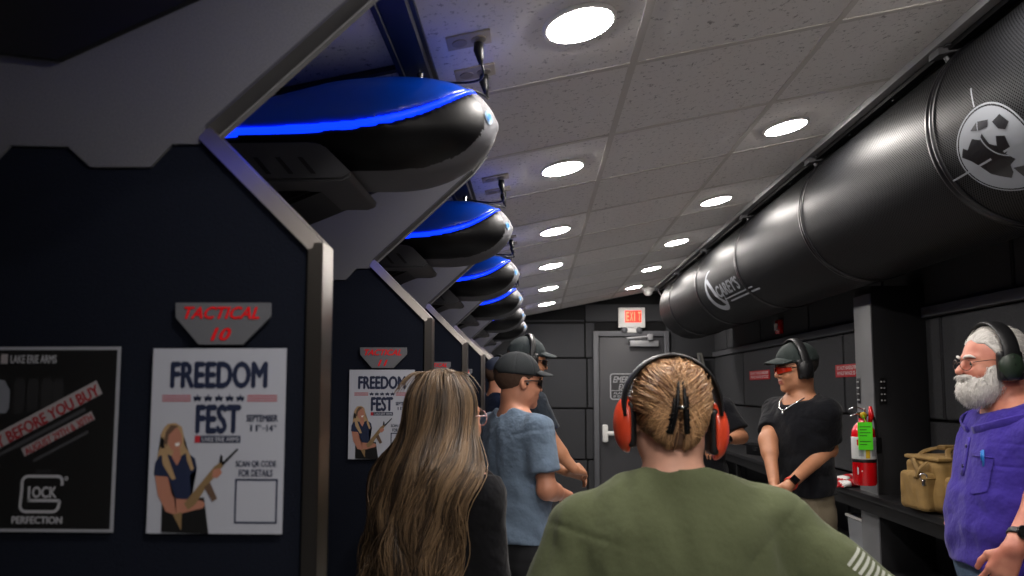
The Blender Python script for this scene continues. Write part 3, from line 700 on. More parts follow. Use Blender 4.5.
# ------------------------------------------------------------------ overhead target carrier pods
TX = np.array([-.56, -.36, -.22, -.06, .05, .14, .20, .245, .28, .305, .318, .324]); TZ = np.array([.15, .19, .235, .278, .287, .287, .279, .265, .243, .215, .195, .172])
BX = np.array([-.56, -.3, -.1, .08, .16, .22, .26, .29, .31, .32, .324]); BZ = np.array([.03, .03, .018, .016, .026, .050, .072, .100, .126, .150, .172])
WX = np.array([-.56, -.1, .08, .16, .22, .27, .30, .317, .324]); WY = np.array([.17, .19, .182, .165, .14, .105, .07, .036, .012])
def sm(x, X, Zv): return np.mean([np.interp(x+o*np.clip((.34-x)*6, .15, 1), X, Zv) for o in np.linspace(-.035, .035, 7)], 0)
def pod(k, lab):
    yc = 1.84+1.21*k
    t = thing('target_carrier', lab, 'target carrier', (-.42, yc, 2.0), 0, 'overhead target carriers')
    if k == 0:
        prof = [(-.60, .14, .13), (-.45, .16, .165), (-.3, .20, .19), (-.08, .285, .2), (.1, .288, .2), (.22, .275, .175), (.30, .235, .12)]
        def hull(p, g=0.):
            x = p[:, 0]; zt = sm(x, TX, TZ)+g; zb = sm(x, BX, BZ)-g; wy = sm(x, WX, WY)+g
            zc = zb*.6+zt*.4; hz = np.where(p[:, 2] > zc, zt-zc, zc-zb); hz = np.maximum(hz, .004)
            q = (np.abs(p[:, 1]/wy)**2.3+np.abs((p[:, 2]-zc)/hz)**2.1)**(1/2.2)
            d = (q-1)*np.minimum(wy, hz)*.8
            return np.maximum(d, np.maximum(-.57-x, x-.326-g))
        CX = np.array([-.57, -.11, .0, .07, .13, .18, .22, .26, .30]); CZz = np.array([.092, .106, .115, .127, .145, .168, .198, .238, .295])
        cut = lambda p: p[:, 2]-sm(p[:, 0], CX, CZz)
        body = lambda p: np.maximum(hull(p), cut(p)+.009)
        led = lambda p: np.maximum(np.maximum(hull(p, .002), np.abs(cut(p))-.0075), -.2-p[:, 0]*0-1)
        dome = lambda p: np.maximum(hull(p, -.003), -cut(p)+.008)
        lo, hi = (-.6, -.22, -.06), (.36, .22, .33)
        pod.p = (sdf_obj('hull', body, lo, hi, .008, [M['gloss'], M['shell']], t, None, lambda c: (c[:, 1] > -.10+np.maximum(0, c[:, 0]-.05)*.1) & (c[:, 2] < .16+9*np.maximum(0, c[:, 0]-.255))),
                 sdf_obj('light_strip', led, lo, hi, .004, [M['led'], M['gloss']], t, None, lambda c: (c[:, 0] < -.38)),
                 sdf_obj('cover', dome, lo, hi, .008, M['blue'], t))
    else:
        for o in pod.p:
            c = o.copy(); C.objects.link(c); c.parent = t
    # vented module underneath, at the left
    b = B(); sd = [(-.36, .05), (-.38, -.02), (-.02, -.02), (.0, -.005), (-.07, .065), (-.10, .072), (-.35, .072)]
    b.prism(sd, lambda x, z: (x-.0, -.19, z), lambda x, z: (x, .1, z), 0, .006)
    b2 = b.build('vent_module', M['vent'], t, auto=40)
    b = B()
    for i in range(4):
        x = -.285+i*.052; b.prism([(x, .035), (x+.012, .035), (x+.046, -.005), (x+.034, -.005)], lambda u, v: (u, -.191, v), lambda u, v: (u, -.186, v))
    b.build('vent_slot', M['pblack'], b2, smooth=False)
    b = B(); b.prism([(-.56, .03), (-.56, -.06), (-.20, -.06), (-.08, -.012), (-.08, .03)], lambda x, z: (x, -.10, z), lambda x, z: (x, .12, z), 0, .01); b.build('carriage', M['pblack'], t, auto=40)
    b = B(); b.box((-.30, -.07, .215), (-.215, -.02, .242), 0, .006)
    for i in range(3): b.lathe([(.009, -.072), (.009, -.078), (.0, -.08)], (-.285+i*.027, 0, .228), 'y', 12, 1)
    b.build('pulley_block', [M['black'], M['frame']], t, auto=40)
    # hanging rod
    b = B(); b.tube([(.123, 0, .27), (.123, 0, CZ(-.297)-2.022)], .0065, 10); b.lathe([(.02, 0), (.02, -.008), (.009, -.014), (.009, -.03)], (.123, 0, CZ(-.297)-2.02), sides=16); b.build('hanger_rod', M['chrome'], t, auto=40)
    # badge and model mark on the nose
    b = B(); n = 20
    for (cy_, cz_, rx, rz, mi) in ((-.062, .172, .013, .017, 0), (-.062, .172, .008, .011, 1)):
        V = []
        for i in range(n):
            a = 2*PI*i/n; V.append((0, cy_+rx*math.cos(a), cz_+rz*math.sin(a)))
        for v in range(len(V)):
            yy_, zz_ = V[v][1:]; xs = np.linspace(.1, .34, 120); q = np.c_[xs, np.full(120, yy_), np.full(120, zz_)]; d = pod.h(q); V[v] = (xs[np.argmax(d > 0)]+.002+.001*mi, yy_, zz_)
        b.add(V, [list(range(n))], mi)
    b.build('badge', [mat('badge_ring', '#5f7e98', .4), mat('badge_blue', '#2b6fb5', .4)], t, smooth=False)
def _podhull():
    def hull(p):
        x = p[:, 0]; zt = sm(x, TX, TZ); zb = sm(x, BX, BZ); wy = sm(x, WX, WY)
        zc = zb*.6+zt*.4; hz = np.where(p[:, 2] > zc, zt-zc, zc-zb); hz = np.maximum(hz, .004)
        return np.maximum(((np.abs(p[:, 1]/wy)**2.3+np.abs((p[:, 2]-zc)/hz)**2.1)**(1/2.2)-1)*.1, x-.326)
    return hull
pod.h = _podhull()
for k in [0]+list(range(1, 7))+[-1]:
    pod(k, ['nearest overhead target carrier pod, black and grey with blue lit cover, above the second divider', 'second overhead pod with glowing blue strip, just beyond the nearest one', 'third overhead blue-lit pod from the camera', 'fourth overhead blue-lit pod from the camera',
            'fifth overhead pod, third from the far end', 'sixth overhead pod, above the two men in caps', 'farthest overhead pod, nearest the far wall', 'overhead pod of the stall beside the camera, above the picture'][k])

# ceiling track above the stalls
b = B(); ceil_box(b, -.333, -.275, YN, YF-.04, -.035, -.001); ceil_box(b, -.345, -.333, YN, YF-.04, -.045, -.001); ceil_box(b, -.275, -.265, YN, YF-.04, -.012, -.001)
tag(b.build('ceiling_track', M['black'], smooth=False), 'black channel rail on the ceiling above the row of pods', 'rail')
for k in range(7):
    y0 = 1.84+1.21*k
    b = B(); ceil_box(b, -.72, -.346, y0-.01, y0+.01, -.014, -.001); b.build('cross_bar', M['edge'], smooth=False)
    tag(bpy.context.scene.collection.objects[-1], ['nearest dark cross bar on the ceiling over the first pod', 'second dark cross bar over the second pod', 'third cross bar over the pods', 'fourth cross bar over the pods', 'fifth cross bar over the pods', 'sixth cross bar over the pods', 'farthest cross bar over the pods'][k], 'bar', 'ceiling cross bars')
# outlets with plugs and cords
ordw = ['nearest', 'second', 'third', 'fourth', 'fifth', 'sixth', 'farthest']
for k in range(7):
    for q, (ox, oy) in enumerate(((-.166, 1.776), (-.166, 1.965))):
        yy = oy+1.21*k
        t = thing('ceiling_outlet', f'cream double ceiling outlet plate, {"front" if q == 0 else "rear"} one of the pair over the {ordw[k]} pod', 'outlet', (ox, yy, CZ(ox)), 0, 'ceiling outlets')
        t.rotation_euler = (0, -SL, math.radians(0)); OFF[t.name] = Matrix.Translation((ox, yy, CZ(ox)))
        b = B(); b.box((-.056, -.034, -.006), (.056, .034, -.0005), 0, .002); b.build('plate', M['cream'], t, auto=40)
        for s_ in (-1, 1):
            b = B(); b.lathe([(.019, 0), (.019, -.0085), (0, -.0085)], (s_*.024, 0, 0), sides=20); b.build('socket', mat('socket', '#8d8577', .5) if (k, q, s_) == (0, 0, -1) else bpy.data.materials['socket'], t, auto=40)
        t2 = thing('power_cord', f'black plug and cord hanging from the {"front" if q == 0 else "rear"} outlet over the {ordw[k]} pod', 'cord', (ox+.025, yy, CZ(ox)), 0, 'pod power cords')
        b = B(); b.tube([(0, 0, -.012), (0, 0, -.03), (.004, .0, -.05), (.006, .0, -.066)], [.012, .013, .009, .005], 12); b.build('plug', M['black'], t2)
        b = B(); yend = 1.84+1.21*k-yy
        pts = np.array([(.006, 0, -.06), (.014, .01*(1-q), -.082), (.006, yend*.5, -.092), (-.03, yend*.8, -.092), (-.09, yend, -.085), (-.125, yend, -.078), (-.148, yend, -.073)])
        tt = np.linspace(0, 1, 7); T2 = np.linspace(0, 1, 24); cp = np.stack([np.interp(T2, tt, pts[:, i]) for i in range(3)], 1)
        for _ in range(3): cp[1:-1] = (cp[:-2]+cp[1:-1]*2+cp[2:])/4
        b.tube(cp, .0032, 6); b.build('cord', M['black'], t2)
# ================================================================== people
M['skin'] = mat('skin', '#c08468', .5, var=.08, vscale=40, bump=.15, bscale=300, dist=.001)
M['skin_fair'] = mat('skin_fair', '#d9a48c', .5, var=.1, vscale=30, bump=.15, bscale=300, dist=.001)
M['skin_ruddy'] = mat('skin_ruddy', '#c4846c', .5, col2='#b06a58', vscale=18, bump=.25, bscale=250, dist=.001)
M['skin_tan'] = mat('skin_tan', '#b07a5a', .5, var=.08, vscale=40, bump=.15, bscale=300, dist=.001)
M['lips'] = mat('lips', '#9c5a4c', .45)
M['tattoo'] = mat('tattooed_skin', '#b88468', .5, col2='#7b6a5e', vscale=60)
M['orange'] = mat('orange_shell', '#e04a2c', .35, coat=.3)
M['cap'] = mat('cap_cloth', '#16211f', .85, bump=.3, bscale=500)
M['cap2'] = mat('cap_cloth_black', '#10161a', .85, bump=.3, bscale=500)
M['lens_dark'] = mat('dark_lens', '#060608', .1, coat=.6)
M['lens_red'] = mat('red_lens', '#a02410', .15, coat=.6)
M['eye'] = mat('eye_white', '#cfc8c0', .3); M['iris'] = mat('iris', '#2c3a3c', .2)
M['silver'] = mat('silver', '#c4c4c4', .25, 1)
M['brow'] = mat('brow_hair', '#4a3527', .9)
M['khaki'] = mat('khaki_cloth', '#6d6350', .85, bump=.3, bscale=400)
M['jeans'] = mat('denim', '#3f566e', .85, bump=.4, bscale=500, var=.25, vscale=120)
M['dark_pants'] = mat('dark_trousers', '#1a1b1f', .85)
M['shoe'] = mat('shoe_leather', '#151414', .5)
M['watch'] = mat('watch_black', '#08080a', .25)
def cloth(name, col, bump=.5, col2=None, heather=.12):
    return mat(name, col, .95, bump=min(1, bump*1.5), bscale=13, var=heather, vscale=420, sheen=.08, spec=.12, dist=.022)
def hair_mat(name, c1, c2, rough=.42):
    m = bpy.data.materials.new(name); m.use_nodes = True; nt = m.node_tree; b_ = nt.nodes['Principled BSDF']
    a = nt.nodes.new('ShaderNodeAttribute'); a.attribute_name = 'tint'; r = nt.nodes.new('ShaderNodeMix'); r.data_type = 'RGBA'
    r.inputs[6].default_value = lin(c1); r.inputs[7].default_value = lin(c2)
    s_ = nt.nodes.new('ShaderNodeSeparateColor'); nt.links.new(a.outputs['Color'], s_.inputs[0]); nt.links.new(s_.outputs[0], r.inputs[0])
    nt.links.new(r.outputs[2], b_.inputs['Base Color']); b_.inputs['Roughness'].default_value = rough; b_.inputs['Specular IOR Level'].default_value = .6
    return m
def rotm(yaw=0, pitch=0, roll=0):
    """yaw left about z, pitch up about x, roll about y"""
    return np.array(Matrix.Rotation(yaw, 3, 'Z') @ Matrix.Rotation(pitch, 3, 'X') @ Matrix.Rotation(roll, 3, 'Y'))
def wrinkle(p, s=1., seed=0):
    r = np.random.default_rng(seed); o = np.zeros(p.shape[:-1])
    for i in range(4):
        k = r.normal(size=3)*np.array([1, 1, .55])*34*s; k2 = r.normal(size=3)*20*s
        o += np.sin(p @ k+1.6*np.sin(p @ k2+r.uniform(0, 6))+r.uniform(0, 6))
    return o/4
# ---- head in its own frame: y forward, z up, eyes at z = 0, crown at z = .118, chin at z = -.112
def head_sdf(q, nose=1., jaw=1., fat=0., ears=True):
    q = np.array(q); ax = np.abs(q[:, 0]); qs = q.copy(); qs[:, 0] = ax
    d = ell(q, (0, -.014, .034), (.077, .098, .084))
    d = smin(d, ell(q, (0, .022, -.02), (.064+fat, .068, .088)), .03)
    d = smin(d, ell(q, (0, .030, -.066), ((.050+fat)*jaw, .056, .044)), .025)
    d = smin(d, ell(qs, (.050*jaw+fat, .0, -.055), (.016, .035, .035)), .03)
    d = smin(d, L(q-np.array([0, .076, -.096]))-.017*jaw, .022)
    d = smin(d, ell(qs, (.034, .066, -.030), (.022, .020, .022)), .02)
    d = smin(d, cone(qs, (.006, .088, .020), (.040, .076, .021), .009, .007), .014)
    d = smax(d, -(L(qs-np.array([.031, .104, .001]))-.017), .014)
    d = smin(d, ell(qs, (.031, .079, .001), (.015, .012, .011)), .006)
    d = smin(d, cone(q, (0, .088, .012), (0, .088+.020*nose, -.026), .006, .0105*nose), .010)
    d = smin(d, L(qs-np.array([.011, .093, -.030]))-.0078, .007)
    d = smin(d, ell(q, (0, .090, -.0555), (.023, .010, .0062)), .006)
    d = smin(d, ell(q, (0, .089, -.0665), (.020, .010, .0068)), .006)
    d = smax(d, -ell(q, (0, .1005, -.0612), (.022, .006, .0016)), .003)
    if ears:
        e = ell(qs, (.078+fat*.5, -.010, -.006), (.009, .018, .030)); e = smax(e, -ell(qs, (.087+fat*.5, -.004, -.003), (.007, .010, .017)), .005)
        d = smin(d, e, .008)
    return d
def hand_prims(w, d, n, t, curl=.5, s=1., spread=.06, thumb=.6):
    """list of capsules: w wrist point, d finger direction, n palm direction, t thumb-side direction"""
    w, d, n, t = [np.array(v, float) for v in (w, d, n, t)]
    d /= np.linalg.norm(d); n -= d*(n @ d); n /= np.linalg.norm(n); t = t-d*(t @ d)-n*(t @ n); t /= np.linalg.norm(t)
    palm, fing = [], []
    for i, (o, ln, r) in enumerate(((.030, .94, .0088), (.010, 1.04, .009), (-.011, .97, .0086), (-.030, .78, .0076))):
        k = w+s*(d*(.088-.004*abs(i-1)-.006*(i == 3))+t*o); palm.append((w+s*(d*.012+t*o*.55), k, .0155*s, .0125*s))
        c = curl*(1+.12*i); a = c*.55; q = k; rr_ = r*s
        for ln_, da in ((.043, .9), (.027, .7), (.021, 0)):
            dr = d*math.cos(a)+n*math.sin(a)+t*(o*spread/.03); e = q+dr*ln_*ln*s; fing.append((q, e, rr_*1.04, rr_*.93)); q = e; a += c*da; rr_ *= .93
    b0 = w+s*(d*.022+t*.024+n*.006); b1 = b0+s*(d*.030+t*.022+n*.012*thumb); b2 = b1+s*(d*.030+t*.006+n*.016*thumb); b3 = b2+s*(d*.024-t*.002+n*.012*thumb)
    palm.append((w+d*.01*s, b1, .014*s, .0125*s)); fing += [(b1, b2, .0108*s, .0098*s), (b2, b3, .0098*s, .0085*s)]
    return palm, fing, w+d*.09*s
class Person: pass
def person(label, loc, yaw, H=1.75, wide=1., deep=1., belly=0., head=None, hyaw=0, hpitch=0, hroll=0, hscale=1., arms=None, skin='skin', shirt=None, sleeve=.55, sleeve_r=.062,
           pants=None, hem=None, res=.006, nose=1., jaw=1., fat=0., wr=.004, seed=1, neck_r=.056, tucked=False, lean=0., arm_r=1., collar_h=0, neck_cut=.018, torso=None, legs=None, ears=True, hand_s=1., fold=1., neck_z=1.44, cut=None, waist=.99):
    t = thing('person', label, 'person', (loc[0], loc[1], 0), yaw); s = H/1.75
    R = Person(); R.root = t; R.s = s; R.yaw = yaw; Ry = rotm(yaw)
    R.L = lambda p: Ry.T @ (np.array(p, float)-np.array([loc[0], loc[1], 0]))        # world -> person frame
    hd = np.array(head if head is not None else (0, .01+lean*.30, 1.632*s)); Rh = rotm(hyaw, hpitch, hroll)*hscale
    R.hd, R.Rh = hd, Rh; R.H = np.eye(4); R.H[:3, :3] = Rh; R.H[:3, 3] = hd; Ri = np.linalg.inv(Rh)
    T = torso or [(.80, .160, .105, 0), (.93, .172, .118, -.01), (1.04, .158, .108+belly*.6, belly*.5), (1.16, .160, .108+belly, belly*.7), (1.28, .176, .120+belly*.4, belly*.4), (1.38, .182, .115, 0), (1.45, .150, .088, -.012), (1.50, .09, .062, -.015), (1.53, .06, .05, -.012)]
    T = [(z*s, a*wide*s**.5, b_*deep*s**.5, cy+lean*(z-.9)) for z, a, b_, cy in T]; R.T = T
    shz = 1.425*s; shx = .172*wide; yo = lean*.5
    A = {}
    for sd, k in ((-1, 'L'), (1, 'R')):
        d_ = dict(sh=(sd*shx, yo-.01, shz), el=(sd*(shx+.055), yo-.03, shz-.29*s), wr=(sd*(shx+.05), yo+.06, shz-.53*s), hand=(0, .1, -1), palm=(-sd, 0, 0), thumb=(0, 1, .2), curl=.5)
        d_.update((arms or {}).get(k, {})); A[k] = {q: (np.array(v, float) if isinstance(v, (tuple, list, np.ndarray)) else v) for q, v in d_.items()}
    R.A = A; neck0 = np.array([0, lean*.55-.012, neck_z*s]); neck1 = hd+Rh @ np.array([0, -.022, -.062])
    prims = []; hands = []
    for k in 'LR':
        a = A[k]; r = s*arm_r
        prims += [(a['sh'], a['el'], .050*r, .041*r), (a['el'], a['wr'], .040*r, .026*r)]
        fw = a['el']+(a['wr']-a['el'])*.3; prims.append((a['el'], fw, .041*r, .041*r))
        hands.append((k, )+hand_prims(a['wr'], a['hand'], a['palm'], a['thumb'], a['curl'], s*hand_s))
    lg = legs or {}
    LG = []
    for sd in (-1, 1):
        f_ = lg.get(sd, (0, 0)); LG.append(((sd*.09*wide, 0, .88*s), (sd*.095*wide+f_[0]*.4, f_[1]*.4+.01, .47*s), (sd*.10*wide+f_[0], f_[1]-.02, .085)))
    def torso_f(p, g): return loft(p, T, 2.5, g)
    def trap(p, g, k=.05):
        d = torso_f(p, g)
        for q in 'LR': d = smin(d, cone(p, neck0+np.array([0, 0, .0]), A[q]['sh']+np.array([0, 0, .0]), (.044+g*.5)*s, .050*s*arm_r+g), k)
        return d
    def body(p):
        d = trap(p, -.012); d = smin(d, cone(p, neck0, neck1, neck_r+.006, neck_r), .03)
        for a, b_, r1, r2 in prims: d = smin(d, cone(p, a, b_, r1, r2), .022)
        for hp, kn, an in LG:
            d = smin(d, cone(p, hp, kn, .078*s, .052*s), .03); d = smin(d, cone(p, kn, an, .050*s, .034*s), .02); d = smin(d, cone(p, an, (an[0], an[1]+.13, .035), .034, .030), .02)
        d = smin(d, near(p, hd, .16*hscale, lambda q: head_sdf((q-hd) @ Ri.T, nose, jaw, fat, ears)*hscale), .018)
        for k, pl, fg, c in hands:
            def hf(q, pl=pl, fg=fg):
                e = np.full(len(q), 1.)
                for a, b_, r1, r2 in pl: e = smin(e, cone(q, a, b_, r1, r2), .010)
                for a, b_, r1, r2 in fg: e = smin(e, cone(q, a, b_, r1, r2), .0035)
                return e
            d = smin(d, near(p, c, .12, hf), .012)
        return d
    hh = hd[2]+.16; ex = max(abs(A[k][q][i]) for k in 'LR' for q in ('el', 'wr') for i in (0, 1))+.24
    lo = (-ex, -ex, -.0); hi = (ex, ex, hh)
    def mi(c):
        q = (c-hd) @ Ri.T
        return ((np.abs(q[:, 0]) < .021) & (q[:, 1] > .085) & (q[:, 2] < -.050) & (q[:, 2] > -.072)).astype(int)
    R.body_f = body
    R.body = sdf_obj('body', body, lo, hi, res, [M[skin], M['lips']], t, None, mi)
    # clothes
    hemz = hem if hem is not None else .86*s
    g = .010
    def shirt_f(p):
        d = trap(p, g)
        if not tucked: d = smin(d, loft(p, [(z, a, b_, cy) for z, a, b_, cy in T if z < 1.2*s], 2.3, g+.006), .03)
        for k in 'LR':
            a = A[k]; ba = a['el']-a['sh']; e = a['sh']+ba*min(sleeve, 1); 
            c = cone(p, a['sh'], e, .058*s*arm_r+g*.6, sleeve_r*s*arm_r)
            if sleeve > 1:
                c = cone(p, a['sh'], a['el'], .058*s*arm_r, .050*s*arm_r); e = a['el']+(a['wr']-a['el'])*(sleeve-1); c = smin(c, cone(p, a['el'], e, .050*s*arm_r, .036*s*arm_r), .02)
                n_ = a['wr']-a['el']
            else: n_ = ba
            n_ = n_/np.linalg.norm(n_); c = smax(c, (p-e) @ n_, .006); d = smin(d, c, .024)
            tt = (p-a['sh']) @ (ba/np.linalg.norm(ba)); d = d+.0022*np.exp(-((tt-.012)/.004)**2)*(np.abs(p[:, 0]) > abs(a['sh'][0])*.6)
        d = d+wrinkle(p, .8, seed)*wr*1.3+wrinkle(p, 1.9, seed+9)*wr*.5
        if fold: d = d+fold*.004*np.sin(p[:, 2]*52+3*np.sin(p[:, 0]*9+seed)+2*np.sin(p[:, 1]*11))*np.clip((1.25*s-p[:, 2])*4, 0, 1)
        d = smax(d, hemz-p[:, 2]+.006*np.sin(p[:, 0]*23+p[:, 1]*17), .008)
        nc = cone(p, neck0+np.array([0, .0, -.005]), neck1, neck_r+neck_cut+.006, neck_r+neck_cut)
        nc = np.minimum(nc, ell(p, neck0+np.array([0, .045, .035]), (.062, .06, .05)))
        if cut is not None: nc = np.minimum(nc, ell(p, cut, (.085, .080, .042)))
        d = smax(d, p[:, 2]-neck0[2]-.050+.42*(p[:, 1]-neck0[1]), .010)
        d = d-.0022*np.exp(-((nc-.007)/.006)**2)
        return smax(d, -nc, .008)
    if shirt is not None:
        R.shirt_f = shirt_f
        R.shirt = sdf_obj('shirt', shirt_f, lo[:2]+(hemz-.03,), hi[:2]+(1.56*s+.05,), res, shirt, t)
        # ribbed collar
    if pants is not None:
        def pf(p):
            d = loft(p, [r for r in T if r[0] < 1.12*s], 2.5, .004); d = np.maximum(d, p[:, 2]-waist*s)
            for hp, kn, an in LG:
                d = smin(d, cone(p, hp, kn, .090*s, .068*s), .03); d = smin(d, np.maximum(cone(p, kn, an, .068*s, .058*s), .05-p[:, 2]), .02)
            return d+wrinkle(p, 1.2, seed+3)*.004
        sdf_obj('trousers', pf, (-.35, -.35, .03), (.35, .35, 1.0*s), .009, pants, t)
        for hp, kn, an in LG:
            def sf(p): 
                d = smin(cone(p, (an[0], an[1]-.02, .05), (an[0], an[1]+.17, .04), .046, .040), cone(p, (an[0], an[1], .11), (an[0], an[1], .05), .045, .048), .02)
                return np.maximum(d, .002-p[:, 2])
            sdf_obj('shoe', sf, (an[0]-.08, an[1]-.1, -.005), (an[0]+.08, an[1]+.24, .17), .007, M['shoe'], t)
    return R
def hmesh(R, name, f, lo, hi, h, m, parent=None, mi=None): return sdf_obj(name, f, lo, hi, h, m, parent or R.root, R.H, mi)
class HB(B):
    """builder whose coordinates are given in a head frame"""
    def __init__(s, R): super().__init__(); s.R = R
    def build(s, *a, **k):
        V = np.concatenate(s.v); V = V @ s.R.H[:3, :3].T+s.R.H[:3, 3]; s.v = [V]; return super().build(*a, **k)
def eyes(R):
    for sd in (-1, 1):
        b = HB(R); bm = bmesh.new(); bmesh.ops.create_uvsphere(bm, u_segments=20, v_segments=14, radius=.0118)
        c = Vector((sd*.031, .0788, .000)); b.bm(bm, 0, Matrix.Translation(c))
        b.lathe([(.0001, .0122), (.0055, .0108), (.0056, .009)], (c.x, c.y, c.z), 'y', 14, 1)
        b.build('eyeball', [M['eye'], M['iris']], R.root)
def brows(R, m):
    for sd in (-1, 1):
        b = HB(R); b.tube([(sd*.014, .098, .019), (sd*.026, .0965, .024), (sd*.040, .089, .024), (sd*.049, .08, .019)], [.003, .0042, .0036, .0015], 6)
        b.build('eyebrow', m, R.root)
def earmuffs(R, m_cup, band_r=.104, top=.135, cup=(.024, .036, .047), tilt=0., bandw=.5, cz=-.005, cushion=True, label=None, m_band=None, x0=.094, cush_w=.018, band_y=0, droop=(0, 0), cush_s=.95):
    """headband over the crown (the mesh) with two cups, cushions and arms"""
    b = HB(R); pts = []
    rt = rotm(0, tilt, 0)
    for a in np.linspace(-10, 190, 41):
        r_ = math.radians(a); x = (x0+.012)*math.cos(r_); z = .02+(top-.02)*math.sin(r_) if a > 0 and a < 180 else .02+.1*math.sin(r_)
        pts.append(rt @ np.array([x, band_y, z]))
    b.tube(pts, 1, 10, ell=(.016*bandw*2, .006), up=rt @ np.array([0, 1, 0]))
    hb = b.build('ear_muffs', m_band or M['black'], R.root)
    for i, sd in enumerate((-1, 1)):
        c = rt @ np.array([sd*x0, band_y*.4, cz+droop[i]]); Q = np.eye(4); Q[:3, :3] = rt; Q[:3, 3] = c
        def cf(p): return np.maximum(ell(p, (0, 0, 0), cup), -p[:, 0]*sd-.004)*1.
        V, F = sdf_mesh(lambda p: smax(ell(p, (0, 0, 0), cup), -p[:, 0]*sd-.002, .006), (-.06, -.06, -.08), (.06, .06, .08), .0035)
        b = HB(R); b.add(V @ rt.T+c, F); b.build('ear_cup', m_cup, hb)
        if cushion:
            V, F = sdf_mesh(lambda p: rbox(p, (-sd*.004, 0, 0), (cush_w/2+.006, cup[1]*cush_s, cup[2]*cush_s), .010), (-.06, -.06, -.08), (.06, .06, .08), .004)
            b = HB(R); b.add(V @ rt.T+c, F); b.build('cushion', M['black'], hb)
        b = HB(R)
        o = c+rt @ np.array([sd*(cup[0]*.8), 0, .0]); b.tube([rt @ np.array([sd*(x0+.012), band_y, .02]), c+rt @ np.array([sd*(cup[0]*.55+.004), 0, .03]), o+rt @ np.array([sd*.002, 0, 0])], .0045, 8, ell=(1.6, 1), up=(0, 1, 0))
        b.build('pivot_arm', M['black'], hb)
    return hb
def cap(R, m, brim_tilt=0, back=True, label=None, size=1.):
    def dome(p):
        d = ell(p, (0, -.012, .040), (.088*size, .108*size, .096*size)); base = .030-.10*(p[:, 1])*.25
        d = smax(d, base-p[:, 2], .006)
        if back: d = smax(d, -ell(p, (0, -.12, .022), (.032, .04, .026)), .004)
        a = np.arctan2(p[:, 0], p[:, 1]+.01); seam = np.abs(((a/(PI/3)+.5) % 1)-.5)*(PI/3)*np.hypot(p[:, 0], p[:, 1])
        return d+.0016*np.exp(-(seam/.003)**2)
    o = hmesh(R, 'cap', dome, (-.12, -.15, -.0), (.12, .13, .16), .0045, m)
    def brim(p):
        z = .034+.028*np.clip(1-(p[:, 0]/.075)**2, -1, 1)-.25*(p[:, 1]-.08)-brim_tilt*(p[:, 1]-.08)
        zz = np.abs(p[:, 2]-z)-.0035
        e = np.hypot(p[:, 0]/.078, (p[:, 1]-.070)/.092)-1
        return smax(smax(zz, e*.07, .003), .062-p[:, 1]-(np.abs(p[:, 0])/.09)**2*.05+.0, .004)
    hmesh(R, 'brim', brim, (-.1, .0, -.03), (.1, .19, .1), .004, m, o)
    b = HB(R); b.lathe([(.007, .135), (.006, .139), (0, .140)], (0, -.012, 0), sides=12); b.build('button', m, o)
    return o
def short_hair(R, m, z0=-.03, thick=.004, name='hair', front=.045):
    def f(p):
        d = ell(p, (0, -.016, .034), (.080+thick, .100+thick, .087+thick)); n_ = wrinkle(p, 9, 3)*.0015
        lim = z0+np.clip((p[:, 1]-.0)*1.1, 0, 1)*1.0
        return smax(smax(d+n_, lim-p[:, 2], .006), p[:, 1]-front-.0*p[:, 2], .008)
    return hmesh(R, name, f, (-.12, -.15, -.09), (.12, .12, .15), .005, m)
def wrap_glasses(R, m_lens, m_frame=None):
    b = HB(R); V = []; n = 24
    for sd in (-1, 1):
        V = []
        for i in range(n+1):
            a = math.radians(6+62*i/n); x = sd*.078*math.sin(a); y = .030+.076*math.cos(a)
            tq = i/n; h1 = .016-.006*tq; h0 = -.020+.012*tq
            V += [(x, y, h0), (x, y+.002, h1)]
        F = [[2*i, 2*i+2, 2*i+3, 2*i+1] for i in range(n)]; b.add(V, F, 0)
        V2 = [(x*1.01, y+.002, z) for x, y, z in V]; b.add(V2, [f[::-1] for f in F], 0)
        b.tube([(sd*.072, .058, .008), (sd*.082, .02, .008), (sd*.084, -.01, .004)], .0025, 6, mi=1)
        b.tube([V[2*i+1] for i in range(n+1)], .0022, 6, mi=1)
    b.tube([(-.010, .106, .010), (0, .108, .012), (.010, .106, .010)], .0025, 6, mi=1)
    return b.build('glasses', [m_lens, m_frame or M['black']], R.root)
def ring_tube(b, c, n, r, rt, sides=8, mi=0, ell_=None, seg=28):
    n = np.array(n, float)/np.linalg.norm(n); u = np.cross(n, [0, 0, 1.]) if abs(n[2]) < .9 else np.cross(n, [1., 0, 0]); u /= np.linalg.norm(u); v = np.cross(n, u)
    rx, ry = (r if isinstance(r, tuple) else (r, r))
    pts = [np.array(c)+rx*math.cos(a)*u+ry*math.sin(a)*v for a in np.linspace(0, 2*PI, seg)]
    if ell_: b.tube(pts, 1, sides, mi, ell=ell_, up=n)
    else: b.tube(pts, rt, sides, mi)
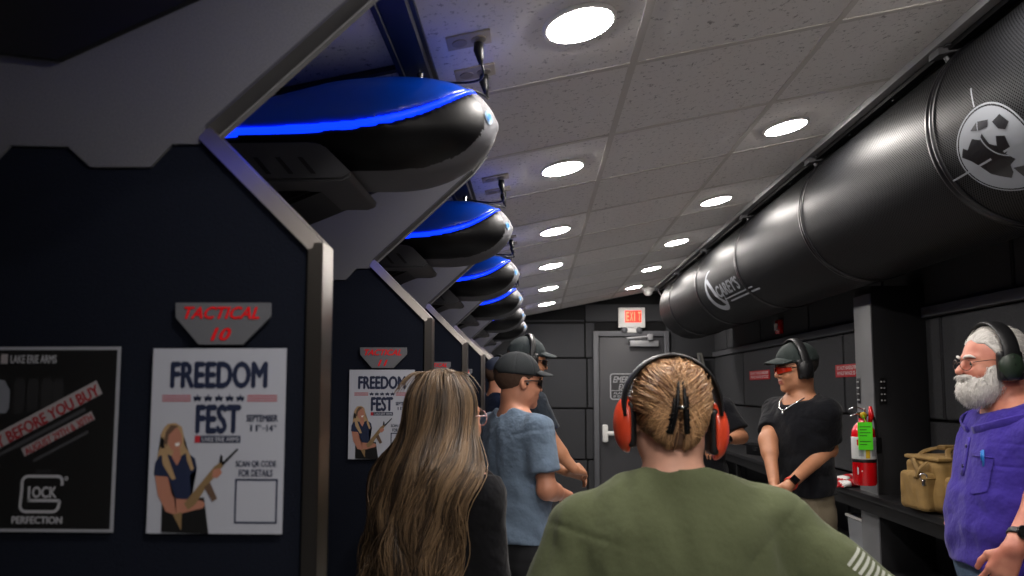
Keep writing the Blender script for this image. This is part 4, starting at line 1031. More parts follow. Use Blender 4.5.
def wristwatch(R, k, name, m_band, m_face, f=.08, r=.031, sq=False, out=None):
    a = R.A[k]; n = (a['el']-a['wr']); n /= np.linalg.norm(n); c = a['wr']+n*f*.35
    b = B(); ring_tube(b, c, n, r, 0, 8, 0, (.010, .0025)); o = b.build(name, m_band, R.root)
    out = np.array(out if out is not None else -a['palm'], float); out -= n*(out @ n); out /= np.linalg.norm(out); x = np.cross(n, out)
    b = B(); fc = c+out*(r+.003)
    if sq:
        V = [fc+x*sx_*.018+n*sy_*.020+out*h for h in (-.003, .006) for sx_, sy_ in ((-1, -1), (1, -1), (1, 1), (-1, 1))]
        b.add(V, [[3, 2, 1, 0], [4, 5, 6, 7], [0, 1, 5, 4], [1, 2, 6, 5], [2, 3, 7, 6], [3, 0, 4, 7]])
    else:
        Mx = np.eye(4); Mx[:3, 0] = x; Mx[:3, 1] = n; Mx[:3, 2] = out; b.lathe([(.021, -.004), (.022, .004), (.019, .008), (.017, .0065), (0, .0065)], fc, sides=24, M=Mx)
    b.build('watch_case', m_face, o, auto=35); return o
def strands(name, paths, r, m, parent, tints, R=None, sides=3, taper=True):
    b = B()
    for p, tn in zip(paths, tints):
        n = len(p); rs = np.full(n, r)
        if taper: rs = r*np.concatenate([np.full(n-3, 1.), [.8, .55, .15]])
        b.tube(p, rs, sides, cap=False, col=(tn, tn, tn))
    V = np.concatenate(b.v)
    if R is not None: V = V @ R.H[:3, :3].T+R.H[:3, 3]
    b.v = [V]; return b.build(name, m, parent)
def smooth_path(pts, n=20, it=2):
    pts = np.array(pts, float); t = np.linspace(0, 1, len(pts)); T2 = np.linspace(0, 1, n); c = np.stack([np.interp(T2, t, pts[:, i]) for i in range(3)], 1)
    for _ in range(it): c[1:-1] = (c[:-2]+2*c[1:-1]+c[2:])/4
    return c
facing = lambda fx, fy: math.atan2(-fx, fy)

# ---------------------------------------------------------------- 1: woman in olive shirt, seen from behind
m_ol = cloth('olive_jersey', '#575d43', .22)
TW = [(.70, .23, .17, 0), (.93, .25, .19, 0), (1.04, .255, .19, .01), (1.14, .25, .185, .01), (1.24, .25, .175, .01), (1.33, .235, .145, 0), (1.39, .19, .110, -.005), (1.43, .13, .085, -.01), (1.46, .085, .065, -.008)]
p1 = person('woman in an olive green t-shirt with orange ear muffs, seen from behind in the foreground', (.300, 1.66), 0, H=1.59, torso=TW, head=(0, .025, 1.440), hpitch=-.12, skin='skin_fair', shirt=m_ol, pants=M['jeans'], sleeve=.86, sleeve_r=.084, arm_r=1.25, neck_r=.062, neck_cut=.006, neck_z=1.40, res=.006, wr=.004, seed=4, hem=.74,
            arms={'L': dict(sh=(-.198, -.01, 1.198), el=(-.285, -.06, .94), wr=(-.22, .12, .84), hand=(.4, .6, -.5), palm=(.8, -.3, 0), thumb=(.3, .5, .6)),
                  'R': dict(sh=(.208, -.01, 1.218), el=(.415, -.07, 1.015), wr=(.34, .14, .92), hand=(-.4, .7, -.3), palm=(-.8, -.3, 0), thumb=(-.3, .5, .6))}, fat=.004)
hm = hair_mat('ginger_hair', '#6e472c', '#dcb080')
def ell_pt(u, v, off=0):      # u: angle round from the back (0 = back, + to her right), v: height angle
    a, b_, c = .081+off, .101+off, .090+off
    return np.array([a*math.sin(u)*math.cos(v), -.014-b_*math.cos(u)*math.cos(v), .032+c*math.sin(v)])
under1 = lambda p: smin(ell(p, (0, -.014, .030), (.082, .102, .091)), ell(p, (0, -.085, -.002), (.052, .032, .074)), .03)
hmesh(p1, 'hair', lambda p: smax(smin(ell(p, (0, -.014, .030), (.082, .102, .091)), ell(p, (0, -.085, -.002), (.052, .032, .074)), .03)+wrinkle(p, 5, 2)*.0012, smax(-.075-p[:, 2]-.35*np.abs(p[:, 0])+.0, p[:, 1]-.055, .01), .006), (-.12, -.16, -.12), (.12, .1, .15), .004, hair_mat('ginger_underhair', '#5d3f28', '#8a6038'))
rr_ = random.Random(3); paths = []; tints = []
for i in range(2300):
    sd = rr_.choice((-1, 1)); kind = rr_.random()
    if kind < .42:     # from the sides sweeping down and in to the clip
        u0 = sd*rr_.uniform(1.2, 2.1); v0 = rr_.uniform(-.15, 1.15); u1 = sd*rr_.uniform(.02, .16); v1 = v0*.55-rr_.uniform(.25, .6)
    elif kind < .68:   # from the crown straight down
        u0 = sd*rr_.uniform(.0, 2.6); v0 = rr_.uniform(.8, 1.45); u1 = rr_.uniform(-.28, .24); v1 = rr_.uniform(-.1, .75)
    else:              # from the nape and behind the ears, pulled up
        u0 = sd*rr_.uniform(.15, 1.5); v0 = -rr_.uniform(.75, 1.15)+.2*abs(u0); u1 = sd*rr_.uniform(.03, .25); v1 = rr_.uniform(-.65, .1)
    cl_ = math.sin(u0*21+v0*9)*.5+math.sin(u0*11-v0*23+2)*.5; off0 = rr_.uniform(.000, .004)+.0035*(cl_+1)*.5; off0 += rr_.random()**6*.008*(v0 > .4); pts = []
    for q in np.linspace(0, 1, 11):
        u = u0+(u1-u0)*q+.035*math.sin(q*6+cl_*5); v = v0+(v1-v0)*(q**1.25)+.035*math.sin(q*5+cl_*7)
        if kind < .42: v += .10*math.sin(q*PI)
        bulge = .016*q**2*max(0, math.cos(v*1.1))+off0+.004*math.sin(q*PI)+.0012*math.sin(q*9+i)
        pts.append(ell_pt(u, v, bulge))
    pts.append(pts[-1]*np.array([.6, .98, 1])); pts = np.array(pts); offs = .0015+off0+.003*np.sin(np.linspace(0, 1, 12)*PI)
    dr = pts-np.array([0, -.014, .02]); dr /= np.linalg.norm(dr, axis=1)[:, None]
    for _ in range(5): pts = pts+dr*(offs-under1(pts))[:, None]
    paths.append(pts); tints.append(min(1, max(0, rr_.gauss(.40, .24)+.42*cl_)))
for i in range(160):    # fly-away wisps round the crown and nape
    u0 = rr_.uniform(-2.6, 2.6); v0 = rr_.uniform(.5, 1.5) if i % 3 else -rr_.uniform(.6, .95); du = rr_.uniform(-.5, .5); dv = rr_.uniform(-.35, .35); hh_ = rr_.uniform(.003, .010)
    paths.append(smooth_path([ell_pt(u0+du*q, v0+dv*q, .006+hh_*math.sin(q*2.4)) for q in np.linspace(0, 1, 7)], 9, 1)); tints.append(rr_.uniform(.5, 1))
strands('hair_strands', paths, .0010, hm, p1.root, tints, p1)
# claw clip
b = HB(p1)
for sd in (-1, 1):
    pts = smooth_path([(sd*.005+.004, -.122, .062), (sd*.007+.002, -.136, .035), (sd*.008-.001, -.142, .008), (sd*.011-.003, -.138, -.02), (sd*.015-.005, -.126, -.045)], 14)
    b.tube(pts, 1, 8, ell=(.0055, .0040), up=(0, 1, 0))
    b.tube([q+np.array([sd*.004, .006, 0]) for q in pts], 1, 6, ell=(.0028, .006), up=(0, 1, 0))
    for i in range(8):
        q = pts[2+int(i*1.5)]; b.tube([q+np.array([sd*.003, .002, 0]), q+np.array([sd*.011, .010, -.003]), q+np.array([sd*.013, .028, -.004])], [.0026, .0022, .001], 5)
b.tube([(-.010, -.145, .006), (.010, -.145, .006)], .004, 10)
clip = b.build('claw_clip', M['gloss'], p1.root)
b = HB(p1); b.tube([(-.004, -.150, .007), (.004, -.150, .006)], .003, 8); b.build('spring', M['silver'], clip)
earmuffs(p1, M['orange'], top=.136, cup=(.034, .043, .064), tilt=.10, x0=.094, cz=-.022, bandw=.95, cush_w=.010, cush_s=.80, band_y=-.025, droop=(.006, -.010))
# printed flag on the right sleeve
a = p1.A['R']; ba = a['el']-a['sh']; ln = np.linalg.norm(ba); ba /= ln; outv = np.array([.45, -.75, .55]); outv -= ba*(outv @ ba); outv /= np.linalg.norm(outv); sdv = np.cross(ba, outv)
def on_sleeve(u, v, d=.0015):
    o = a['sh']+ba*(ln*.62+u)+sdv*v+outv*.25; o = np.array([o])
    for _ in range(40):
        f_ = p1.shirt_f(o)[0]
        if f_ < .0004: break
        o = o-outv*f_*.7
    return (o[0]+outv*d)
b = B()
for i in range(7):
    u0 = -.035+i*.0125
    for v0, v1 in (((-.030, .032),) if i > 2 else ((-.030, .032),)):
        n = 5; V = [on_sleeve(u0+du, v0+(v1-v0)*j/n) for j in range(n+1) for du in (0, .0065)]; b.add(V, [[2*j, 2*j+1, 2*j+3, 2*j+2] for j in range(n)])
for i in range(4): V = [on_sleeve(.056+du, -.028+i*.016+dv) for du, dv in ((0, 0), (.012, 0), (.012, .011), (0, .011))]; b.add(V, [[0, 1, 2, 3]])
b.build('sleeve_print', mat('print_pale_grey', '#a9aca2', .7), p1.root, smooth=False)
# neck rib

# ---------------------------------------------------------------- 2: woman with long hair
m_bk = cloth('black_knit', '#17171a', .5)
y2 = facing(.60, .80)
p2 = person('woman with long wavy brown hair to her waist and a black long-sleeved top', (-.245, 1.93), y2, H=1.60, wide=.84, skin='skin', shirt=m_bk, pants=M['dark_pants'], sleeve=1.85, neck_cut=.05, res=.006, wr=.002, seed=8, hem=.80, head=(0, .015, 1.425), hyaw=-.05, neck_r=.048,
            arms={'R': dict(sh=(.145, -.01, 1.240), el=(.165, .02, .98), wr=(.12, .20, .92), hand=(-.6, .7, 0), palm=(-.3, -.3, -.8), thumb=(-.2, .2, 1)),
                  'L': dict(sh=(-.145, -.01, 1.240), el=(-.18, .02, .98), wr=(-.12, .20, .92), hand=(.6, .7, 0), palm=(.3, -.3, -.8), thumb=(.2, .2, 1))}, jaw=.92, nose=.85, cut=rotm(y2).T @ (P(468, 470, 1.88)-np.array([-.245, 1.93, 0])))
eyes(p2); brows(p2, M['brow'])
hmesh(p2, 'hair', lambda p: smax(ell(p, (0, -.018, .032), (.079, .096, .087))+wrinkle(p, 6, 2)*.001, p[:, 1]-.052+.35*np.maximum(0, -p[:, 2]), .01), (-.12, -.16, -.09), (.12, .12, .15), .005, hair_mat('brown_underhair', '#241a13', '#33261b'))
hm2 = hair_mat('long_brown_hair', '#241a13', '#8f7456')
r2 = random.Random(5); paths = []; tints = []
Hs = p2.hd; 
def fall(th, off, q, p0, L_, ph, cl, wv):
    """where a lock is after falling q of its length"""
    th2 = th*.60-.22; z = p0[2]-L_*q; k = min(1, q*2.6)**.85
    rx = .118+off*2.0+.035*q; ry = .112+off*1.5+.02*q
    tx_ = rx*math.sin(th2)-.075*q; ty_ = -ry*math.cos(th2)-.02*q
    wz = wv*math.sin(q*15+cl*5.3+ph)*(.35+q); wz2 = wv*math.cos(q*13+cl*3.1+ph)*(.35+q)
    return np.array([p0[0]*(1-k)+tx_*k+wz, p0[1]*(1-k)+ty_*k+wz2, z])
for i in range(2300):
    th = r2.uniform(-2.4, 2.3); off = r2.uniform(0, .014); pts = []; v0 = r2.uniform(.9, 1.5)
    for v in np.linspace(v0, -.3, 6):
        pp_ = np.array([(.078+off)*math.sin(th)*math.cos(v), -.016-(.096+off)*math.cos(th)*math.cos(v), .032+(.086+off)*math.sin(v)]); pts.append(Hs+p2.Rh @ pp_)
    L_ = r2.uniform(.52, .74); cl = round(th*6)/6; ph = r2.gauss(0, .25); wv = .017+r2.uniform(0, .006)
    spread = (off-.007)*2.2; p0 = pts[-1]
    for q in np.linspace(.08, 1, 22):
        w_ = fall(cl+(th-cl)*(1-.45*q), off, q, p0, L_, ph, cl, wv); pts.append(w_+np.array([spread*math.sin(i), spread*math.cos(i), 0])*q)
    paths.append(smooth_path(pts, 32, 1)); tints.append(min(1, max(0, r2.gauss(.32, .2)+.42*math.sin(cl*11+1)*(.3+.7*r2.random())+(.12 if th > .6 else 0))))
for i in range(60):
    th = r2.uniform(-2, 2); a0 = Hs+p2.Rh @ np.array([.083*math.sin(th)*.6, -.016-.1*math.cos(th)*.6, .032+.085]); paths.append(smooth_path([a0, a0+np.array([r2.uniform(-.015, .015), 0, .008]), a0+np.array([.035*math.sin(th), -.045*math.cos(th), -.008]), a0+np.array([.062*math.sin(th), -.072*math.cos(th), -.05])], 12, 2)); tints.append(.6)
nn_ = [len(q) for q in paths]; A_ = np.concatenate(paths); up_ = A_[:, 2] < Hs[2]-.07
dr_ = A_*np.array([1, 1, 0])-np.array([0, .03, 0]); dr_ /= np.linalg.norm(dr_, axis=1)[:, None]+1e-9; tgt = .004+np.abs(np.sin(np.repeat(np.arange(len(nn_)), nn_)*1.7))*.022
for _ in range(6):
    f_ = np.minimum(p2.shirt_f(A_), p2.body_f(A_)); A_ = A_+dr_*(np.clip(tgt-f_, 0, .05)*up_)[:, None]
sid = np.repeat(np.arange(len(nn_)), nn_); ang_ = np.arctan2(A_[:, 0]-Hs[0], -(A_[:, 1]-Hs[1])); env = np.clip((Hs[2]-.02-A_[:, 2])*3.2, 0, 1)
ck = np.sin(sid*12.9898)*43758.5453 % 1; wv_ = np.sin(A_[:, 2]*31+np.round(ang_*4)*2.1+ck*1.1)*env
A_ = A_+dr_*(wv_*.010)[:, None]+np.cross(dr_, [0, 0, 1.])*(np.sin(A_[:, 2]*27+np.round(ang_*4)*1.3+ck*1.3)*env*.013)[:, None]
o_ = np.concatenate([[0], np.cumsum(nn_)]); paths = [smooth_path(A_[o_[i]:o_[i+1]], nn_[i], 2) for i in range(len(nn_))]
strands('long_hair', paths, .0013, hm2, p2.root, tints)
b = HB(p2)
for sd in (-1, 1):
    ring_tube(b, (sd*.031, .104, 0), (sd*.25, 1, 0), (.024, .020), .0014, 6)
    b.tube([(sd*.054, .094, .006), (sd*.078, .04, .008), (sd*.082, -.01, .006)], .0016, 6)
b.tube([(-.008, .108, .004), (0, .110, .008), (.008, .108, .004)], .0014, 6); b.build('glasses', mat('clear_pink_frame', '#c9a0a0', .2), p2.root)
b = HB(p2); ring_tube(b, (.088, .004, -.055), (1, 0, 0), (.019, .019), .0014, 6); b.build('earring', M['silver'], p2.root)

# ---------------------------------------------------------------- 3: man in blue-grey t-shirt with cap
m_bl = cloth('blue_grey_jersey', '#6c7d90', .5)
y3 = facing(.80, .60)
p3 = person('man in a blue-grey t-shirt and black cap with sunglasses, facing right', (-.085, 3.28), y3, H=1.645, wide=1.0, skin='skin', shirt=m_bl, pants=M['dark_pants'], sleeve=.72, sleeve_r=.074, res=.006, seed=11, wr=.004, hyaw=-.20, hpitch=-.06, hem=.86, neck_r=.058,
            arms={'R': dict(el=(.215, .00, 1.09), wr=(.10, .21, 1.03), hand=(-.7, .6, -.1), palm=(-.3, -.5, -.6), thumb=(0, .3, 1)), 'L': dict(el=(-.225, .0, 1.09), wr=(-.10, .22, 1.03), hand=(.7, .6, -.1), palm=(.3, -.5, -.6), thumb=(0, .3, 1))})
short_hair(p3, mat('short_brown_hair', '#4a3426', .85), z0=-.045, thick=.001); cap(p3, M['cap2']); wrap_glasses(p3, M['lens_dark']); brows(p3, M['brow'])
for sd in (-1, 1):
    b = HB(p3); b.lathe([(.006, 0), (.007, .006*sd), (.0, .009*sd)], (sd*.083, .004, -.006), 'x', 12); b.build('earplug', M['black'], p3.root)

# ---------------------------------------------------------------- 4: taller man behind, cap and ear muffs
m_dg = cloth('charcoal_jersey', '#2a3038', .5)
y4 = facing(.96, .28)
R4 = rotm(y4); L4 = lambda p: tuple(R4.T @ (np.array(p)-np.array([-.055, 4.02, 0])))
p4 = person('tall man in dark t-shirt, grey cap and ear muffs, behind the man in blue-grey', (-.055, 4.02), y4, H=1.775, wide=1.0, skin='skin_tan', shirt=m_dg, pants=M['dark_pants'], sleeve=.7, sleeve_r=.07, res=.007, seed=15, hpitch=-.1, hyaw=.0, hem=.88,
            arms={'R': dict(el=L4(P(553, 446, 3.86)), wr=L4(P(574, 469, 3.84)), hand=(-.6, .7, -.1), palm=(-.3, -.5, -.6), thumb=(0, .3, 1)), 'L': dict(el=(-.225, .04, 1.15), wr=(-.06, .25, 1.05), hand=(.7, .5, -.1), palm=(.3, -.5, -.6), thumb=(0, .3, 1))})
short_hair(p4, bpy.data.materials['short_brown_hair'], z0=-.03, thick=.001); cap(p4, mat('cap_grey', '#2b3335', .85, bump=.3, bscale=500)); wrap_glasses(p4, M['lens_dark']); earmuffs(p4, M['black'], top=.146, x0=.096, band_y=-.005)

# ---------------------------------------------------------------- 5: person further down the row
p5 = person('mostly hidden person in dark blue with navy cap and black ear muffs, down the stalls', (-.275, 5.35), facing(.75, .6), H=1.72, skin='skin', shirt=cloth('navy_jersey', '#101a30', .4), pants=M['dark_pants'], sleeve=.8, res=.009, seed=19)
short_hair(p5, bpy.data.materials['short_brown_hair'], z0=-.05); cap(p5, mat('cap_navy', '#121d33', .85)); earmuffs(p5, M['black'], top=.146, x0=.096); eyes(p5)

# ---------------------------------------------------------------- 6: man in black t-shirt by the right wall
y6 = facing(-.88, -.47)
m_b6 = cloth('black_jersey', '#121317', .5)
loc6 = (1.325, 3.80); R6 = rotm(y6)
L6 = lambda p: R6.T @ (np.array(p)-np.array([loc6[0], loc6[1], 0]))
wrR = L6(P(774, 482, 3.62)); wrL = L6(P(787, 487, 3.50)); elL = L6(P(828, 449, 3.74)); elR = L6(P(768, 440, 3.78))
p6 = person('young man in a black t-shirt, silver chain and black cap with red shooting glasses', loc6, y6, H=1.725, wide=.92, skin='skin_tan', shirt=m_b6, pants=M['khaki'], sleeve=.74, sleeve_r=.066, res=.005, seed=23, hyaw=-.36, hpitch=-.10, waist=1.06, hem=.985, nose=1.05, neck_r=.056,
            arms={'L': dict(sh=(-.165, -.01, 1.395), el=tuple(elL), wr=tuple(wrL), hand=(.55, .35, -.75), palm=(.5, -.6, -.2), thumb=(.6, .5, .4), curl=.8),
                  'R': dict(sh=(.162, -.01, 1.395), el=tuple(elR), wr=tuple(wrR), hand=(-.3, .35, -.85), palm=(-.6, -.5, 0), thumb=(-.6, .6, .2), curl=.7)})
short_hair(p6, mat('black_hair', '#17120f', .8), z0=-.045, thick=.001); cap(p6, M['cap']); wrap_glasses(p6, M['lens_red']); earmuffs(p6, M['black'], top=.148, x0=.096, cup=(.026, .040, .052), bandw=.7); brows(p6, M['brow'])
b = B(); pts = []
for a in np.linspace(0, 2*PI, 56):
    q = np.array([.070*math.sin(a), .012+(.098 if math.cos(a) > 0 else .062)*math.cos(a), 1.462])
    for _ in range(60):
        f_ = min(p6.shirt_f(q[None])[0], p6.body_f(q[None])[0])
        if f_ < .004: break
        q[2] -= (f_-.0035)*.7
    pts.append(q)
pts = smooth_path(pts, 56, 3)
b.tube(pts, .0042, 6); ch = b.build('neck_chain', M['silver'], p6.root)
b = B(); q = pts[0]
b.tube([q+np.array([0, .002, -.002]), q+np.array([0, .005, -.030])], 1, 6, ell=(.008, .002), up=(1, 0, 0)); b.build('pendant', M['silver'], ch)
wristwatch(p6, 'L', 'smart_watch', mat('red_band', '#d03a24', .5), M['watch'], .10, .030, True, out=R6.T @ np.array([-.1, -1, .35]))
b = B(); a = p6.A['L']; d_ = a['el']-a['sh']
b.tube([a['sh']+d_*t_ for t_ in (.66, .74, .82, .9, .97)], [.0445*p6.s]*4+[.0420*p6.s], 20); b.build('arm_tattoo', M['tattoo'], p6.root)

# ---------------------------------------------------------------- 7: older man in purple polo
y7 = facing(-.99, .14)
m_pu = cloth('purple_pique', '#3a2d86', .5)
TP = [(.80, .180, .140, .0), (.90, .19, .150, .005), (.98, .20, .160, .008), (1.08, .205, .160, .010), (1.18, .20, .150, .005), (1.28, .20, .138, .0), (1.38, .195, .120, -.004), (1.45, .160, .095, -.012), (1.50, .10, .068, -.015), (1.53, .07, .055, -.012)]
loc7 = (1.555, 2.50); R7 = rotm(y7); L7 = lambda p: R7.T @ (np.array(p)-np.array([loc7[0], loc7[1], 0]))
w7 = L7(P(1014, 548, 2.25)); e7 = L7(P(1052, 480, 2.32))
p7 = person('older white-bearded man in a purple polo shirt, glasses and ear muffs at the right edge', loc7, y7, H=1.72, torso=TP, skin='skin_ruddy', shirt=m_pu, pants=M['jeans'], sleeve=.86, sleeve_r=.074, arm_r=1.12, res=.005, seed=31, hyaw=.13, hpitch=-.02, hem=.94, nose=1.25, jaw=1.1, fat=.004, neck_r=.066, head=(0, .045, 1.588), hscale=.95,
            arms={'L': dict(sh=(-.190, -.01, 1.36), el=tuple(e7), wr=tuple(w7), hand=tuple(R7.T @ np.array([-.35, .25, -.9])), palm=tuple(R7.T @ np.array([.35, .9, .1])), thumb=tuple(R7.T @ np.array([-1, .0, .2])), curl=.55),
                  'R': dict(sh=(.190, -.01, 1.36), el=(.235, -.06, 1.10), wr=tuple(L7(P(968, 498, 2.68))), hand=(-.1, .5, -.8), palm=(-.8, -.2, 0), thumb=(0, .6, .6), curl=.7)})
eyes(p7)
wh = hair_mat('white_hair', '#8f8c88', '#e4e0da', .6)
def beard_f(p):
    d = ell(p, (0, .040, -.080), (.071, .070, .062)); d = smin(d, ell(p, (0, .068, -.104), (.048, .042, .036)), .03)
    d = smin(d, ell(np.c_[np.abs(p[:, 0]), p[:, 1:]], (.058, .018, -.042), (.020, .040, .050)), .02)
    d = smin(d, ell(p, (0, .098, -.046), (.034, .014, .011)), .008)
    d = smax(d, p[:, 2]+.036-.45*np.maximum(0, np.abs(p[:, 0])-.030)*2.0, .006)
    d = smax(d, -ell(p, (0, .112, -.062), (.018, .018, .0065)), .003)
    d = smax(d, -(p[:, 1]+.03), .01)
    return d+wrinkle(p, 10, 4)*.0022+wrinkle(p, 22, 5)*.001
bV, bF = sdf_mesh(beard_f, (-.11, -.05, -.18), (.11, .15, .02), .0035)
b = HB(p7); b.add(bV, bF, col=(.5, .5, .5)); brd = b.build('beard', wh, p7.root)
r7 = random.Random(9); paths = []; tints = []
for i in range(2200):
    q = bV[r7.randrange(len(bV))]; e_ = .002; g_ = np.array([beard_f(np.array([q+np.eye(3)[j]*e_]))[0]-beard_f(np.array([q-np.eye(3)[j]*e_]))[0] for j in range(3)]); g_ /= np.linalg.norm(g_)+1e-9
    if q[1] < -.02: continue
    dn = np.array([r7.uniform(-.3, .3)+q[0]*3, .25, -1.0]); dn -= g_*(dn @ g_)*.8; dn /= np.linalg.norm(dn); ln_ = r7.uniform(.010, .022)
    sgn = r7.uniform(-.3, .3); sx_ = np.cross(dn, g_)*sgn
    paths.append(np.array([q-g_*.001, q+g_*.0035+dn*ln_*.35, q+g_*.004+dn*ln_*.7+sx_*ln_*.3, q+g_*.002+dn*ln_+sx_*ln_*.6])); tints.append(min(1, max(0, r7.gauss(.62, .25))))
strands('beard_strands', paths, .0007, wh, brd, tints, p7)
def hair7(p):
    d = ell(p, (0, -.020, .036), (.087, .104, .094))
    hl = .074-.55*np.clip(.055-p[:, 1], 0, .2)*1.0          # hairline rises at the brow
    return smax(smax(d, np.where(p[:, 1] > -.02, .066-1.5*np.clip(.05-p[:, 1], 0, .1)-p[:, 2], -.05-p[:, 2]), .008), p[:, 1]-.068, .01)+wrinkle(p, 8, 6)*.0018
bV, bF = sdf_mesh(hair7, (-.12, -.15, -.10), (.12, .12, .16), .004)
b = HB(p7); b.add(bV, bF, col=(.45, .45, .45)); hr = b.build('hair', wh, p7.root)
paths = []; tints = []
for i in range(1300):
    q = bV[r7.randrange(len(bV))]; g_ = (q-np.array([0, -.02, .036]))/np.array([.087, .104, .094])**2; g_ /= np.linalg.norm(g_)
    dn = np.array([q[0]*4, -1, .1-max(0, -q[1])*6]); dn -= g_*(dn @ g_); dn /= np.linalg.norm(dn); ln_ = r7.uniform(.018, .04)
    paths.append(np.array([q-g_*.001, q+g_*.003+dn*ln_*.35, q+g_*.004+dn*ln_*.7, q+g_*.001+dn*ln_])); tints.append(min(1, max(0, r7.gauss(.55, .25))))
strands('hair_strands', paths, .0007, wh, hr, tints, p7)
for sd in (-1, 1):
    b = HB(p7); b.tube([(sd*.012, .100, .020), (sd*.026, .100, .026), (sd*.040, .092, .026), (sd*.050, .082, .019)], [.004, .0055, .005, .002], 6, col=(.5, .5, .5))
    b.build('eyebrow', wh, p7.root)
b = HB(p7)
for sd in (-1, 1):
    ring_tube(b, (sd*.032, .106, -.004), (sd*.22, 1, -.1), (.026, .019), .0011, 6)
    b.tube([(sd*.057, .096, .004), (sd*.080, .05, .010), (sd*.088, .0, .008)], .0015, 6)
b.tube([(-.008, .112, .002), (0, .114, .006), (.008, .112, .002)], .0012, 6)
gl = b.build('glasses', mat('wire_frame', '#4a3a34', .35, .8), p7.root)
earmuffs(p7, mat('muff_green', '#1d2a1e', .45), top=.142, x0=.104, cup=(.028, .042, .052), bandw=.9, cz=-.012, m_band=M['black'])
wristwatch(p7, 'L', 'wrist_watch', M['black'], M['watch'], .12, .034, out=R7.T @ np.array([-.35, -1, .3]))
# polo collar, placket, pocket, pen
b = B()
pts = []
for a in np.linspace(-.94*PI, .94*PI, 40):
    ca_ = -math.cos(a); z = 1.425-.060*max(0, ca_)+.030*max(0, -ca_); q = np.array([-.2*math.sin(a), .0+.2*ca_, z]); dn_ = np.array([0, .0, z])-q; dn_ /= np.linalg.norm(dn_)
    for _ in range(50):
        f_ = min(p7.shirt_f(q[None])[0], p7.body_f(q[None])[0])
        if f_ < .004: break
        q = q+dn_*(f_-.0035)*.7
    pts.append(q)
pts = smooth_path(pts, 44, 3); b.tube(pts, 1, 8, ell=(.017, .0035), up=(0, .35, 1))
tipz = 1.395
b.build('collar', m_pu, p7.root)
def on_p7(x, z, d=.002, y0=.40):
    o = np.array([[x, y0, z]])
    for _ in range(60):
        f_ = p7.shirt_f(o)[0]
        if f_ < .0005: break
        o[0, 1] -= f_*.7
    return o[0]+np.array([0, d, 0])
b = B(); b.tube([on_p7(0, z) for z in np.linspace(1.345, 1.22, 7)], 1, 6, ell=(.016, .003), up=(1, 0, 0)); b.build('placket', m_pu, p7.root)
b = B()
for z in (1.315, 1.25): b.tube([on_p7(0, z, .003), on_p7(0, z, .0075)], .006, 10)
b.build('shirt_button', mat('button_dark', '#1e1850', .3), p7.root)
b = B(); x0, x1, z1, z0 = -.145, -.060, 1.29, 1.185
n = 6; V = [on_p7(x0+(x1-x0)*i/n, z0+(z1-z0)*j/n-(0 if j else .012*(1-abs(2*i/n-1))), .0045) for i in range(n+1) for j in range(n+1)]
b.add(V, [[i*(n+1)+j, i*(n+1)+j+1, (i+1)*(n+1)+j+1, (i+1)*(n+1)+j] for i in range(n) for j in range(n)])
b.tube([V[i*(n+1)+n]+np.array([0, .001, 0]) for i in range(n+1)], .0025, 6); b.build('chest_pocket', m_pu, p7.root)
b = B(); q = on_p7(-.115, 1.29, .006); b.tube([q+np.array([0, 0, -.03]), q+np.array([0, 0, .022])], .004, 8); b.tube([q+np.array([0, .006, .018]), q+np.array([0, .006, -.012])], .002, 6)
b.build('pen', mat('pen_blue', '#2a78c8', .3), p7.root)

# ---------------------------------------------------------------- 8: man in black polo half hidden behind the olive shirt
y8 = facing(-.25, -.95)
loc8 = (1.10, 5.15); R8 = rotm(y8); L8 = lambda p: R8.T @ (np.array(p)-np.array([loc8[0], loc8[1], 0]))
p8 = person('man in a black polo with a wrist watch, mostly hidden behind the orange ear muff', loc8, y8, H=1.72, wide=1.06, skin='skin_tan', shirt=cloth('black_polo', '#15161a', .4), pants=M['dark_pants'], sleeve=.8, sleeve_r=.074, res=.007, seed=37, hpitch=-.5, hyaw=.1, lean=.12, head=(0.03, .12, 1.555),
            arms={'L': dict(sh=(-.185, .03, 1.385), el=tuple(L8(P(741, 437, 4.98))), wr=tuple(L8(P(722, 441, 4.78))), hand=(.6, .5, -.3), palm=(.2, -.3, -.9), thumb=(.3, .9, .2), curl=.7),
                  'R': dict(sh=(.185, .03, 1.385), el=(.23, .08, 1.12), wr=(.10, .26, 1.09), hand=(-.7, .5, -.2), palm=(-.2, -.3, -.9), thumb=(-.3, .9, .2), curl=.7)})
short_hair(p8, bpy.data.materials['black_hair'], z0=-.05); eyes(p8)
wristwatch(p8, 'L', 'wrist_watch', M['black'], M['watch'], .12, .032, out=R8.T @ np.array([0, -1, .2]))
